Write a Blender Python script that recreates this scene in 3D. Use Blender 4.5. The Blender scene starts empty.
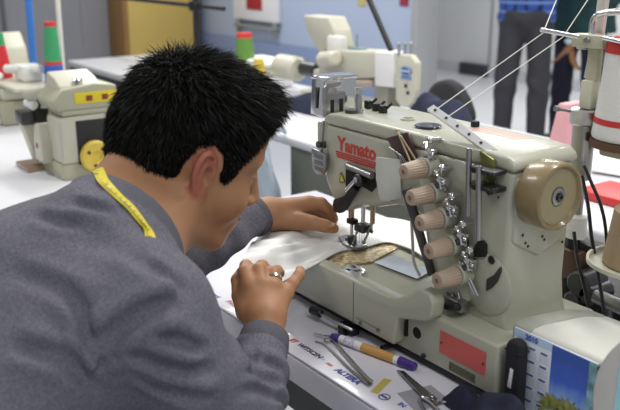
import bpy, bmesh, math, random
import numpy as np
from math import sin, cos, pi, radians, hypot, atan, atan2, sqrt
from mathutils import Vector, Matrix, Quaternion
random.seed(7)
RNG = np.random.default_rng(11)
scene = bpy.context.scene
COL = scene.collection

# ---------------------------------------------------------------- camera
F_PX, PCX, PCY = 850.0, 310.0, 205.0
PITCH, HEAD = radians(16.6992), radians(54.2014)
CAM = Vector((1.15961, -0.94167, 1.37))
FW = Vector((-sin(HEAD)*cos(PITCH), cos(HEAD)*cos(PITCH), -sin(PITCH)))
RT = Vector((cos(HEAD), sin(HEAD), 0))
UP = Vector((-sin(HEAD)*sin(PITCH), cos(HEAD)*sin(PITCH), cos(PITCH)))
def at(px, py, ax, val):
    """the point of the plane ax = val (x, y, z, or d for depth) seen at a place of the photograph"""
    d = FW + RT*((px-PCX)/F_PX) - UP*((py-PCY)/F_PX)
    if ax == 'd': return CAM + d*val
    i = 'xyz'.index(ax)
    return CAM + d*((val-CAM[i])/d[i])
def pr_d(p): return (Vector(p)-CAM).dot(FW)
cd = bpy.data.cameras.new('camera'); co = bpy.data.objects.new('camera', cd); COL.objects.link(co)
co.location = CAM; co.rotation_euler = (pi/2-PITCH, 0, HEAD)
cd.sensor_width = 36; cd.lens = F_PX*36/620; cd.clip_start = .02
cd.dof.use_dof = True; cd.dof.focus_distance = 1.42; cd.dof.aperture_fstop = 5.6
scene.camera = co

# ---------------------------------------------------------------- materials
def lin(c):
    if isinstance(c, str):
        c = [int(c[i:i+2], 16)/255 for i in (0, 2, 4)]
        c = [x/12.92 if x <= .04045 else ((x+.055)/1.055)**2.4 for x in c]
    return (*c[:3], 1.0)
MATS = {}
def mat(name, color, rough=.5, metal=0, spec=.5, noise=0, nscale=30, color2=None, bump=0, bscale=200, trans=0, alpha=1, sss=0, coat=0, emit=0, stretch=None):
    if name in MATS: return MATS[name]
    m = bpy.data.materials.new(name); m.use_nodes = True
    nt = m.node_tree; b = nt.nodes['Principled BSDF']
    b.inputs['Base Color'].default_value = lin(color)
    b.inputs['Roughness'].default_value = rough; b.inputs['Metallic'].default_value = metal
    b.inputs['Specular IOR Level'].default_value = spec
    b.inputs['Transmission Weight'].default_value = trans; b.inputs['Alpha'].default_value = alpha
    b.inputs['Coat Weight'].default_value = coat
    if sss:
        b.inputs['Subsurface Weight'].default_value = sss
        b.inputs['Subsurface Radius'].default_value = (1, .4, .2); b.inputs['Subsurface Scale'].default_value = .006
    if emit:
        b.inputs['Emission Color'].default_value = lin(color); b.inputs['Emission Strength'].default_value = emit
    tc = nt.nodes.new('ShaderNodeTexCoord'); vec = tc.outputs['Object']
    if stretch:
        mp = nt.nodes.new('ShaderNodeMapping'); mp.inputs['Scale'].default_value = stretch
        nt.links.new(vec, mp.inputs['Vector']); vec = mp.outputs['Vector']
    n = nt.nodes.new('ShaderNodeTexNoise'); n.inputs['Scale'].default_value = nscale; n.inputs['Detail'].default_value = 4
    nt.links.new(vec, n.inputs['Vector'])
    mx = nt.nodes.new('ShaderNodeMix'); mx.data_type = 'RGBA'
    c1 = lin(color); c2 = lin(color2) if color2 else tuple(x*.82 for x in c1[:3])+(1,)
    mx.inputs['A'].default_value = c1; mx.inputs['B'].default_value = c2
    if noise or color2:
        r = nt.nodes.new('ShaderNodeMapRange'); w = (noise or 1)
        r.inputs['From Min'].default_value = .35; r.inputs['From Max'].default_value = .65; r.inputs['To Max'].default_value = w
        nt.links.new(n.outputs['Fac'], r.inputs['Value']); nt.links.new(r.outputs['Result'], mx.inputs['Factor'])
    else: mx.inputs['Factor'].default_value = 0
    nt.links.new(mx.outputs['Result'], b.inputs['Base Color'])
    if bump:
        n2 = nt.nodes.new('ShaderNodeTexNoise'); n2.inputs['Scale'].default_value = bscale; n2.inputs['Detail'].default_value = 3
        nt.links.new(vec, n2.inputs['Vector'])
        bp = nt.nodes.new('ShaderNodeBump'); bp.inputs['Strength'].default_value = bump; bp.inputs['Distance'].default_value = .002
        nt.links.new(n2.outputs['Fac'], bp.inputs['Height']); nt.links.new(bp.outputs['Normal'], b.inputs['Normal'])
    MATS[name] = m; return m
CREAM = mat('cream_enamel', 'B1B1A0', .32, coat=.3, noise=.25, nscale=9, color2='A8A896', bump=.05, bscale=350)
CREAM2 = mat('pale_cream_plastic', 'CFCDB9', .4, noise=.3, nscale=14)
BOXM = mat('cream_cover_paint', 'D0D0C7', .45, noise=.3, nscale=10)
CHROME = mat('polished_chrome', 'D8D8DA', .14, 1, noise=.3, nscale=40)
STEEL = mat('brushed_steel', 'A9A9AA', .32, 1, noise=.5, nscale=25, stretch=(1, 1, 12))
DARKST = mat('dark_steel', '5A5A5C', .38, .8, noise=.5, nscale=60)
BLACK = mat('black_plastic', '17171A', .45, noise=.4, nscale=40)
HOLE = mat('dark_recess', '1B1B18', .8, noise=.3)  # shade of holes and openings put into the colour; also the sticker border
TANK = mat('tan_knob_plastic', 'B5A08E', .45, noise=.3, nscale=60, color2='A8917F')
TANW = mat('tan_wheel_plastic', '877654', .3, coat=.3, noise=.4, nscale=22, color2='7E6E4E')
TANF = mat('beige_wheel_face', '9C8F6E', .45, noise=.4, nscale=30)
REDP = mat('red_label_print', 'D6655F', .45, noise=.4, nscale=50)
REDL = mat('red_lettering', 'C33B30', .45, noise=.2)
WHITEP = mat('white_plastic', 'E6E6E2', .4, noise=.2)
GUARD = mat('frosted_plastic', 'E2E4DE', .35, noise=.4, nscale=30, trans=.15, spec=.6)
CLEAR = mat('clear_plastic', 'E4ECEC', .08, trans=.85, spec=.6)
GOLD = mat('worn_brass_plate', '94763A', .42, .45, noise=.9, nscale=150, color2='D9CFAE', bump=.3, bscale=160)
MAROON = mat('maroon_plate', '4A3230', .4, noise=.3)
YEL = mat('yellow_label', 'DDCB2E', .5, noise=.2)
COPPER = mat('copper_tone_metal', 'B59A86', .3, .85, noise=.3)

# ---------------------------------------------------------------- mesh helpers
class MB:
    def __init__(s): s.bm = bmesh.new()
    def merge(s, t, M=None):
        if M is not None: bmesh.ops.transform(t, matrix=M, verts=t.verts)
        me = bpy.data.meshes.new('t'); t.to_mesh(me); t.free(); s.bm.from_mesh(me); bpy.data.meshes.remove(me); return s
    def box(s, lo, hi, bev=0, seg=2, M=None):
        t = bmesh.new(); bmesh.ops.create_cube(t, size=1)
        c = [(lo[i]+hi[i])/2 for i in range(3)]; d = [hi[i]-lo[i] for i in range(3)]
        for v in t.verts: v.co = Vector([c[i]+v.co[i]*d[i] for i in range(3)])
        if bev: bmesh.ops.bevel(t, geom=t.edges[:], offset=bev, segments=seg, profile=.5, affect='EDGES')
        return s.merge(t, M)
    def prism(s, pts, axis, a, b, bev=0, seg=2, M=None, angle=20):
        t = bmesh.new()
        def p3(p, h): return {'x': (h, p[0], p[1]), 'y': (p[0], h, p[1]), 'z': (p[0], p[1], h)}[axis]
        v0 = [t.verts.new(p3(p, a)) for p in pts]; v1 = [t.verts.new(p3(p, b)) for p in pts]
        n = len(pts); t.faces.new(v0); t.faces.new(v1[::-1])
        for i in range(n): t.faces.new((v0[i], v1[i], v1[(i+1) % n], v0[(i+1) % n]))
        bmesh.ops.recalc_face_normals(t, faces=t.faces)
        if bev:
            es = [e for e in t.edges if e.calc_face_angle(0) > radians(angle)]
            bmesh.ops.bevel(t, geom=es, offset=bev, segments=seg, profile=.5, affect='EDGES')
        return s.merge(t, M)
    def lathe(s, prof, M=None, seg=32, flute=0, nfl=0):
        """profile (radius, height) turned about local z; M places it"""
        t = bmesh.new(); rings = []
        for r, h in prof:
            if r < 1e-6: rings.append([t.verts.new((0, 0, h))]); continue
            ring = []
            for i in range(seg):
                a = 2*pi*i/seg; rr = r*(1-flute*(.5+.5*cos(a*nfl))) if nfl else r
                ring.append(t.verts.new((rr*cos(a), rr*sin(a), h)))
            rings.append(ring)
        hollow = abs(prof[0][0]-prof[-1][0]) < 1e-7 and prof[0][0] > 0 and max(p[0] for p in prof) > prof[0][0]+1e-7
        for A, B in list(zip(rings, rings[1:]))+([(rings[-1], rings[0])] if hollow else []):
            if len(A) == 1 and len(B) == 1: continue
            for i in range(seg):
                j = (i+1) % seg
                if len(A) == 1: t.faces.new((A[0], B[j], B[i]))
                elif len(B) == 1: t.faces.new((A[i], A[j], B[0]))
                else: t.faces.new((A[i], A[j], B[j], B[i]))
        for R, rv in ((rings[0], True), (rings[-1], False)):
            if len(R) > 1 and not hollow: t.faces.new(R[::-1] if rv else R)
        bmesh.ops.recalc_face_normals(t, faces=t.faces)
        return s.merge(t, M)
    def cyl(s, a, b, r, r2=None, seg=20, bev=0):
        a = Vector(a); b = Vector(b); d = b-a; L = d.length; r2 = r if r2 is None else r2
        M = Matrix.Translation(a) @ d.to_track_quat('Z', 'Y').to_matrix().to_4x4()
        if bev: pr = [(0, 0), (r-bev, 0), (r, bev), (r2, L-bev), (r2-bev, L), (0, L)]
        else: pr = [(0, 0), (r, 0), (r2, L), (0, L)]
        return s.lathe(pr, M, seg)
    def tube(s, pts, r, seg=10, smooth=0, closed=False):
        pts = [Vector(p) for p in pts]
        if smooth: pts = spline(pts, smooth)
        rs = r if isinstance(r, (list, tuple)) else [r]*len(pts)
        if len(rs) != len(pts): rs = [rs[min(int(i*len(rs)/len(pts)), len(rs)-1)] for i in range(len(pts))]
        t = bmesh.new(); rings = []; ref = None
        for i, p in enumerate(pts):
            d = (pts[min(i+1, len(pts)-1)]-pts[max(i-1, 0)])
            if closed: d = pts[(i+1) % len(pts)]-pts[i-1]
            d.normalize()
            if ref is None: ref = d.orthogonal().normalized()
            ref = (ref-d*ref.dot(d)); ref = ref.normalized() if ref.length > 1e-6 else d.orthogonal().normalized()
            q = d.cross(ref)
            rings.append([t.verts.new(p+(ref*cos(2*pi*k/seg)+q*sin(2*pi*k/seg))*rs[i]) for k in range(seg)])
        pairs = list(zip(rings, rings[1:]))+([(rings[-1], rings[0])] if closed else [])
        for A, B in pairs:
            for k in range(seg): t.faces.new((A[k], A[(k+1) % seg], B[(k+1) % seg], B[k]))
        if not closed: t.faces.new(rings[0][::-1]); t.faces.new(rings[-1])
        bmesh.ops.recalc_face_normals(t, faces=t.faces)
        return s.merge(t)
    def ball(s, c, r, seg=16, sc=(1, 1, 1)):
        t = bmesh.new(); bmesh.ops.create_uvsphere(t, u_segments=seg, v_segments=seg//2, radius=1)
        for v in t.verts: v.co = Vector((c[0]+v.co.x*r*sc[0], c[1]+v.co.y*r*sc[1], c[2]+v.co.z*r*sc[2]))
        return s.merge(t)
    def grid(s, P, thick=0):
        """P: rows of points -> sheet; thick gives it a back"""
        t = bmesh.new(); V = [[t.verts.new(p) for p in row] for row in P]
        for i in range(len(V)-1):
            for j in range(len(V[0])-1): t.faces.new((V[i][j], V[i][j+1], V[i+1][j+1], V[i+1][j]))
        bmesh.ops.recalc_face_normals(t, faces=t.faces)
        if thick:
            bmesh.ops.solidify(t, geom=t.faces[:], thickness=thick)
        return s.merge(t)
    def quad(s, pts, thick=.0006):
        t = bmesh.new(); vs = [t.verts.new(p) for p in pts]; f = t.faces.new(vs); f.normal_update(); n = f.normal.copy()
        r = bmesh.ops.extrude_face_region(t, geom=[f])
        for v in r['geom']:
            if isinstance(v, bmesh.types.BMVert): v.co += n*thick
        bmesh.ops.recalc_face_normals(t, faces=t.faces)
        return s.merge(t)
    def build(s, name, m, parent=None, smooth=35):
        me = bpy.data.meshes.new(name); s.bm.to_mesh(me); s.bm.free()
        return link(name, me, m, parent, smooth)
def link(name, me, m, parent=None, smooth=35):
    if m: me.materials.append(m)
    me.polygons.foreach_set('use_smooth', [True]*len(me.polygons))
    if smooth: me.set_sharp_from_angle(angle=radians(smooth))
    o = bpy.data.objects.new(name, me); COL.objects.link(o)
    if parent:
        o.parent = parent; o.matrix_parent_inverse = wm(parent).inverted()
    return o
def wm(o):
    """world matrix without waiting for the depsgraph"""
    L = Matrix.LocRotScale(o.location, o.rotation_euler, o.scale)
    return wm(o.parent) @ o.matrix_parent_inverse @ L if o.parent else L
def spline(pts, n):
    out = []; P = [pts[0]*2-pts[1]]+list(pts)+[pts[-1]*2-pts[-2]]
    for i in range(1, len(P)-2):
        for k in range(n):
            t = k/n; a, b, c, d = P[i-1:i+3]
            out.append(.5*((2*b)+(c-a)*t+(2*a-5*b+4*c-d)*t*t+(3*b-a-3*c+d)*t**3))
    out.append(P[-2]); return out
def tag(o, label=None, cat=None, group=None, kind=None):
    for k, v in (('label', label), ('category', cat), ('group', group), ('kind', kind)):
        if v: o[k] = v
    return o
def thing(name, loc, label, cat, group=None, rz=0):
    o = bpy.data.objects.new(name, None); COL.objects.link(o); o.location = loc; o.rotation_euler = (0, 0, rz)
    o.empty_display_size = .05
    return tag(o, label, cat, group)
def struct(o): o['kind'] = 'structure'; return o
def text(s, size, M, m, parent, name='lettering', ext=.0003, shear=0, off=0, align='LEFT', sx=1):
    c = bpy.data.curves.new('t', 'FONT'); c.body = s; c.size = size; c.extrude = ext; c.shear = shear; c.offset = off; c.align_x = align
    c.resolution_u = 3
    o = bpy.data.objects.new('t', c); COL.objects.link(o)
    me = bpy.data.meshes.new_from_object(o.evaluated_get(bpy.context.evaluated_depsgraph_get()))
    bpy.data.objects.remove(o); bpy.data.curves.remove(c)
    me.transform(Matrix.Diagonal((sx, 1, 1, 1))); me.transform(M); me.materials.clear()
    me.name = name
    return link(name, me, m, parent, 30)
def basis(o, x, y):
    x = Vector(x).normalized(); y = Vector(y); y = (y-x*y.dot(x)).normalized(); z = x.cross(y)
    return Matrix.Translation(Vector(o)) @ Matrix((x, y, z)).transposed().to_4x4()
def copy_tree(o, parent=None):
    c = o.copy(); COL.objects.link(c)
    if parent: c.parent = parent
    for ch in list(o.children): copy_tree(ch, c)
    return c
FRONT = lambda p: basis(p, (1, 0, 0), (0, 0, 1))     # lettering that faces -y
AXX = lambda p: Matrix.Translation(Vector(p)) @ Matrix.Rotation(pi/2, 4, 'Y')   # local z -> +x
AXNY = lambda p: Matrix.Translation(Vector(p)) @ Matrix.Rotation(pi/2, 4, 'X')  # local z -> -y
# ================================================================ the setting
FLOORM = mat('light_grey_floor', 'C9CACD', .35, noise=.4, nscale=1.2, color2='BEBFC3')
struct(MB().box((-6.6, -4, -.1), (4, 7, 0)).build('floor', FLOORM))
WGREY = mat('grey_wall_panel', '86878C', .6, noise=.4, nscale=1.5)
WGREY2 = mat('pale_grey_wall', 'D2D2D0', .6, noise=.5, nscale=.8, color2='C4C6C8')
WBLUE = mat('blue_partition_paint', 'B6C4DE', .55, noise=.3, nscale=1)
WBLUE2 = mat('darker_blue_lower_paint', '8294B8', .55, noise=.3, nscale=1)
struct(MB().box((-6.6, -4, 0), (-6.4, 7, 3)).build('wall_left', WGREY))
struct(MB().box((-6.4, 6.3, 0), (4, 6.5, 3)).build('wall_back', WGREY2))
struct(MB().box((-6.4, 6.27, 0), (4, 6.3, .12)).build('baseboard_back', mat('pale_baseboard', 'B9BABC', .5)))
for i, (y, w) in enumerate(((-.35, .03), (.2, .03), (1.03, .05), (1.26, .03))):
    struct(MB().box((-6.4, y, 0), (-6.37, y+w, 3), .004).build('trim_%d' % (i+1), mat('dark_grey_trim', '5E5F66', .5)))
struct(MB().box((-6.4, 3.05, .62), (-3.15, 3.15, 2.4), .006).build('wall_partition', WBLUE))
struct(MB().box((-6.4, 3.04, 0), (-3.15, 3.16, .62), .006).build('partition_lower_band', WBLUE2))  # lower band of the partition in a darker blue
struct(MB().box((-3.15, 3.0, 0), (-3.09, 3.2, 2.4), .006).build('trim_5', mat('partition_post', 'A9ABAE', .4, noise=.2)))
struct(MB().box((-3.4, 6.2, 0), (-3.28, 6.3, 3), .01).build('trim_6', mat('pale_pillar', 'C6C7C8', .5)))
for i, x in enumerate((-5.45,)):
    struct(MB().box((x, 6.285, .12), (x+.02, 6.3, 3)).build('trim_%d' % (7+i), mat('panel_joint', '84868A', .6)))

# ================================================================ tables
TTOP = mat('white_table_laminate', 'D9D9DC', .35, noise=.4, nscale=4, color2='CDCDD3')
TGREY = mat('grey_table_laminate', 'C9CACC', .35, noise=.4, nscale=2)
TLEG = mat('grey_green_steel_leg', '6E7166', .5, noise=.3)
TDARK = mat('dark_table_edge', '2C2D30', .5)
def table(lo, hi, label, name='sewing_table', top=TTOP, edge=None, legs=TLEG, apron=None, group=None, inset=.08):
    x0, y0 = lo; x1, y1 = hi
    t = thing(name, ((x0+x1)/2, (y0+y1)/2, 0), label, 'table', group)
    MB().box((x0, y0, .715), (x1, y1, .75), .012, 3).build('tabletop', top, t)
    if edge: MB().box((x0+.01, y0+.01, .69), (x1-.01, y1-.01, .715), .003).build('edge_band', edge, t)
    zt = .69 if edge else .715
    for x in (x0+inset, x1-inset-.05):
        for y in (y0+inset, y1-inset-.05):
            MB().box((x, y, 0), (x+.05, y+.05, zt), .004).build('leg', legs, t)
    for x in (x0+inset, x1-inset-.05):
        MB().box((x+.01, y0+inset+.05, .12), (x+.04, y1-inset-.05, .16), .003).build('crossbar', legs, t)
    if apron: MB().box(apron[0], apron[1], .004).build('side_panel', TLEG, t)
    return t
# the table of the big machine: a white top under a printed sheet
COVER = mat('printed_white_sheet', 'E2E1EA', .3, noise=.5, nscale=7, color2='D3D2DE', coat=.2)
mt = thing('sewing_table', (.3, .06, 0), 'white sewing table with printed sheet under the large cream machine', 'table')
MB().box((-.62, -.235, .705), (1.5, .37, .745), .014, 4).build('tabletop', TTOP, mt)
cov = MB().box((-.62, -.241, .7455), (1.5, .36, .75), .002).build('printed_sheet', COVER, mt)
MB().box((-.62, -.243, .700), (1.5, -.2352, .744), .0035).build('edge_band', mat('white_edge_band', 'D6D5DE', .35, coat=.2), mt)
for x in (-.55, 1.4):
    for y in (-.12, .28): MB().box((x, y, 0), (x+.05, y+.05, .706), .004).build('leg', TLEG, mt)
for x in (-.55, 1.4): MB().box((x+.01, -.07, .1), (x+.04, .28, .14), .003).build('crossbar', TLEG, mt)
MB().box((-.2, -.1, .5), (.62, .2, .703), .01).build('oil_pan', BLACK, mt)
RED = mat('print_red', 'C8404A', .5); BLUE = mat('print_blue', '4450A8', .5); NAVY = mat('print_navy', '32364E', .5); LGREY = mat('print_grey', 'A5A7B5', .5)
def ttext(s, px, py, size, m, **k):
    p = at(px, py, 'z', .7501); text(s, size, basis(p, (1, 0, 0), (0, 1, 0)), m, cov, 'printed_lettering', **k)
ttext('E', 186, 275, .017, RED, off=.0005); ttext('C', 191.5, 280, .017, RED, off=.0006)
ttext('@', 198, 286, .017, NAVY, off=.0006)
ttext('Euronot', 204.5, 290, .0145, BLUE, off=.0003, shear=.2)
ttext('PAC', 225, 301.5, .016, RED, off=.0003)
ttext('ET', 289, 340, .014, RED, off=.0007); ttext('WITSCEN', 296.5, 344.5, .0135, NAVY, off=.0005, shear=.1, sx=1.05)
ttext('Co', 317, 357, .012, LGREY, shear=.3); ttext('sm', 325, 363, .012, mat('print_orange', 'DC8A70', .5), shear=.4, off=.0004)
ttext('ALTERA', 334, 370, .0155, BLUE, off=.0008, shear=.15, sx=1.02)
ttext('ooltem', 357, 381, .009, LGREY, shear=.3)
ttext('IN', 397, 404, .012, BLUE, off=.0004)
b = MB(); p = at(384.5, 397, 'z', .7501)
b.lathe([(.0072, 0), (.0092, 0), (.0092, .0004), (.0072, .0004)], Matrix.Translation(p), 28); b.box(p+Vector((-.006, -.002, 0)), p+Vector((.006, .002, .0004)))
b.build('printed_seal', mat('print_violet', '5A4A8C', .5), cov)
b = MB(); a0 = at(388, 379, 'z', .7502); a1 = at(374, 393, 'z', .7502); d = (a1-a0).normalized(); q = Vector((-d.y, d.x, 0))*.0065
b.quad([a0-q, a0+q, a1+q, a1-q], .0004); o = b.build('tape_strip', mat('yellow_tape', 'D3B662', .45, noise=.8, nscale=60, color2='B4BE62'))
tag(o, 'short yellow-green strip of tape stuck on the printed sheet beside the tweezers', 'tape')

table((-2.6, .69), (.9, 1.42), 'long white table of the second row carrying the small white machine', apron=((-1.25, .71, .02), (-.55, .735, .714)))
table((-3.3, -.62), (-.93, .30), 'white table under the two overlock machines at far left', inset=.1)
table((-3.75, .84), (-2.62, 1.42), 'grey work table with dark edge behind the seated man', 'work_table', TGREY, TDARK, DARKST)

# ================================================================ the big machine
MCH = thing('sewing_machine', (.17, 0, .75), 'large cream coverstitch sewing machine with red lettering and five tan knobs', 'sewing machine')
M = MCH
# gasket, bed, front panel
MB().box((-.10, -.098, .7505), (.43, .10, .768), .003).build('base_gasket', BLACK, M)
bed = MB().box((-.12, -.105, .765), (.445, .11, .845), .005, 3).build('bed', CREAM, M)
fp = MB().prism([(-.13, .776), (.249, .776), (.252, .779), (.257, .818), (.263, .826), (.322, .842), (.332, .852), (.335, .875), (.327, .887), (.305, .888), (.278, .868), (.255, .857), (.235, .853), (-.13, .851)], 'y', -.126, -.100, .004, 3, angle=14).build('front_cover', CREAM, M)
for px, py in ((360, 323), (378, 330)): MB().cyl(at(px, py, 'y', -.125), at(px, py, 'y', -.1285), .0032, seg=12).build('cover_screw', DARKST, fp)
b = MB(); p = at(391, 345, 'y', -.106); b.cyl(p, p+Vector((0, -.02, 0)), .0045, seg=14); b.build('cover_pin', BLACK, fp)
MB().box((.1505, -.1267, .776), (.1515, -.1258, .85)).build('panel_seam', mat('seam_line_paint', '6F7060', .6), fp)  # thin darker lines mark the panel seams
MB().prism([(.160, .7895), (.222, .7895), (.222, .7905), (.160, .7905)], 'y', -.1267, -.1258).build('panel_seam', MATS['seam_line_paint'], fp)
def hole(x, z, r, y, parent, sx=1, depth=.003, name='hole'):
    return MB().lathe([(0, 0), (r*.9, 0), (r, .0006), (r*.9, .0011), (0, .0011)], AXNY((x, y+.0006, z)) @ Matrix.Diagonal((sx, 1, 1, 1)), 20).build(name, HOLE, parent)
hole(.282, .8032, .0095, -.105, bed)
b = MB().prism([(.256, .790), (.262, .790), (.262, .818), (.256, .816)], 'y', -.108, -.104); b.build('recess', HOLE, bed)
MB().cyl((.30, -.104, .772), (.30, -.108, .772), .004).build('bed_screw', DARKST, bed)
MB().quad([(.3325, -.1052, .7915), (.4245, -.1052, .7915), (.4245, -.1052, .8275), (.3325, -.1052, .8275)], .0008).build('name_plate', REDP, M)
for x, z in ((.3365, .8085), (.4205, .8085)): MB().cyl((x, -.1055, z), (x, -.1072, z), .0018, seg=10).build('rivet', DARKST, M)
MB().quad([(.354, -.1052, .7715), (.406, -.1052, .7715), (.406, -.1052, .7845), (.354, -.1052, .7845)], .0008).build('serial_plate', mat('olive_metal_plate', '6C6D57', .45, .3, noise=.4, nscale=80), M)
for x in (.358, .402): MB().cyl((x, -.1055, .778), (x, -.1068, .778), .0013, seg=8).build('rivet', DARKST, M)
# knee lift rod under the front edge
b = MB(); b.cyl((.062, -.137, .768), (.155, -.130, .766), .0030, seg=10); r = b.build('knee_lift_rod', STEEL, M)
MB().cyl((.048, -.138, .768), (.076, -.136, .768), .0072, seg=16, bev=.002).build('rod_knob', BLACK, r)
MB().cyl((.13, -.135, .752), (.13, -.125, .752), .008).box((.11, -.128, .7505), (.15, -.110, .764), .003).build('rod_bracket', BLACK, r)
# needle plate and slides
gpt = [at(x, y, 'z', .848) for x, y in ((318, 268), (335, 250), (366, 240), (393, 243), (398, 248), (384, 255), (372, 262), (356, 264), (342, 270), (332, 272))]
MB().prism([(p.x, max(p.y, -.118)) for p in gpt], 'z', .8455, .8487, .0006).build('needle_plate', GOLD, M)
spt = [at(x, y, 'z', .8525) for x, y in ((341, 268), (352, 262.5), (366, 269.5), (357, 279.5))]
slp = MB().prism([(p.x, p.y) for p in spt], 'z', .8490, .8525, .0010).build('slide_plate', mat('bright_satin_chrome', 'E2E2E2', .3, .85), M)
for u, v in ((.25, .3), (.5, .62), (.72, .35), (.7, .75)):
    p = (spt[0]*(1-u)+spt[1]*u)*(1-v)+(spt[3]*(1-u)+spt[2]*u)*v
    MB().box(p+Vector((-.0045, -.003, -.0005)), p+Vector((.0045, .003, .0006)), .0005).build('slide_slot', DARKST, slp)
# column and arm
arm = MB().prism([(-.022, 1.078), (-.022, .975), (-.008, .958), (.012, .932), (.03, .928), (.046, .932), (.066, .950), (.12, .957), (.175, .976), (.215, .976),
   (.262, .955), (.29, .915), (.30, .838), (.424, .838), (.414, .856), (.408, .90), (.408, .95), (.410, .972), (.410, 1.078)], 'y', -.058, .076, .009, 3, angle=12).build('arm', CREAM, M)
MB().prism([(-.024, 1.0775), (.413, 1.0775), (.413, 1.088), (.400, 1.098), (.37, 1.1005), (.02, 1.1005), (-.012, 1.097), (-.024, 1.088)], 'y', -.0595, .078, .006, 3, angle=25).build('top_cover', CREAM, M)
MB().prism([(-.046, 1.000), (-.046, 1.074), (.060, 1.074), (.060, .972), (-.030, .972)], 'x', -.062, -.018, .005, 3).build('end_cover', CREAM, arm)
# end bulge below the wheel
MB().prism([(-.052, .975), (-.052, 1.07), (.066, 1.07), (.066, .965), (.005, .944)], 'x', .385, .4145, .005, 3).build('end_cover', CREAM, arm)
for y, z in ((-.035, .985), (.008, .975), (.013, .969), (-.028, .972), (-.022, .966), (.055, .957)): MB().cyl((.4140, y, z), (.4152, y, z), .0022, seg=10).build('hole', HOLE, arm)
hole(.386, 1.038, .0016, -.0585, arm)
# boss with slots on the lower front of the column
bs = MB().lathe([(0, 0), (.047, 0), (.047, .003), (.041, .0062), (0, .0064)], AXNY((.374, -.056, .903)), 56).build('cam_boss', CREAM, arm)
c = at(491, 260, 'y', -.064); hole(c.x, c.z, .0065, -.0635, bs)
def crescent(cx, cz, r0, r1, a0, a1, n=14):
    o = [(cx+r1*cos(a0+(a1-a0)*i/n), cz+r1*sin(a0+(a1-a0)*i/n)) for i in range(n+1)]
    i_ = [(cx+r0*cos(a0+(a1-a0)*i/n), cz+r0*sin(a0+(a1-a0)*i/n)) for i in range(n, -1, -1)]
    return o+i_
c = at(493, 285, 'y', -.064)
pts = [at(x, y, 'y', -.0636) for x, y in ((487, 279), (494, 275), (500, 267), (501, 272), (498, 281), (492, 288), (486, 291))]
MB().prism([(p.x, p.z) for p in pts], 'y', -.0642, -.060).build('cam_slot', mat('grey_shadowed_metal', '4A4A46', .5, .5), bs)
pts = [at(x, y, 'y', -.0636) for x, y in ((474, 257), (474, 247), (478, 241), (482, 241), (485, 245), (485, 257))]
MB().prism([(p.x, p.z) for p in pts], 'y', -.0642, -.058).build('cam_slot', HOLE, bs)
# lettering and stripes on the arm
text('Yamato', .0335, FRONT((.0175, -.0585, 1.0385)), REDL, M, 'brand_lettering', ext=.0004, off=.0009, shear=.0, sx=.98)
for k, (x0, x1) in enumerate(((.012, .12), (.013, .120), (.015, .118))):
    MB().box((x0, -.0589, 1.0325-k*.0042), (x1, -.0580, 1.0352-k*.0042)).build('brand_stripe', REDL, M)
for k in range(3):
    MB().box((.235+k*.004, .03+k*.012, 1.1003), (.335+k*.006, .036+k*.012, 1.1008)).build('top_stripe', mat('faint_pink_print', 'D9A79C', .5), M)
# sight glass, filler ring and plug on the top
p = at(428, 127, 'z', 1.1008)
sg = MB().lathe([(0, 0), (.021, 0), (.022, .002), (.0205, .0035), (0, .0042)], Matrix.Translation(p), 36).build('oil_sight', mat('dark_blue_glass', '1E2238', .12, coat=.6), M)
p = at(408, 119.5, 'z', 1.1008)
MB().lathe([(.010, 0), (.012, 0), (.012, .003), (.010, .003)], Matrix.Translation(p), 28).build('filler_ring', CREAM2, M)
p = at(475, 127, 'z', 1.1)
MB().box(p+Vector((-.006, -.005, 0)), p+Vector((.006, .005, .010)), .002).build('rubber_plug', BLACK, M)
# thread lubricating box on the left end
cb = MB().prism([(-.055, 1.086), (.022, 1.092), (.020, 1.156), (-.052, 1.152)], 'x', -.070, -.030, .003, 3).build('oil_box', CHROME, M)
MB().box((-.072, -.053, 1.150), (-.028, .022, 1.157), .0025).build('box_lid', CHROME, cb)
MB().prism([(-.056, 1.140), (-.058, 1.115), (-.050, 1.085), (-.022, 1.084), (-.012, 1.092), (-.008, 1.125), (-.012, 1.130), (-.048, 1.127), (-.046, 1.137), (-.020, 1.140), (-.018, 1.146), (-.05, 1.146)], 'x', -.031, -.026, .0008).build('box_lever', STEEL, cb)
for y in (-.042, -.022):
    MB().box((-.0262, y, 1.094), (-.0256, y+.008, 1.117), .0002).build('lever_slot', HOLE, cb)
MB().box((-.052, -.0568, 1.10), (-.047, -.0545, 1.138), .001).build('box_slot', DARKST, cb)
p = at(358, 113, 'z', 1.1)
b = MB().lathe([(0, 0), (.0095, 0), (.0095, .006), (.0065, .007), (.0065, .036), (.0078, .037), (.0078, .044), (0, .045)], Matrix.Translation(p), 24); b.build('oil_gauge', CLEAR, M)
MB().cyl(p+Vector((0, 0, .001)), p+Vector((0, 0, .034)), .003).build('gauge_rod', STEEL, M)
b = MB()
for dx, px, py in ((0, 368, 107), (0, 376, 110), (0, 383, 112)):
    p = at(px, py, 'z', 1.102); b.box(p+Vector((-.006, -.005, -.003)), p+Vector((.006, .006, .012)), .002); b.cyl(p, p+Vector((.012, .01, .016)), .0025)
b.build('top_linkage', BLACK, M)
p = at(352, 113, 'z', 1.1); MB().cyl(p, p+Vector((0, 0, .006)), .012).build('gauge_seat', DARKST, M)
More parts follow.
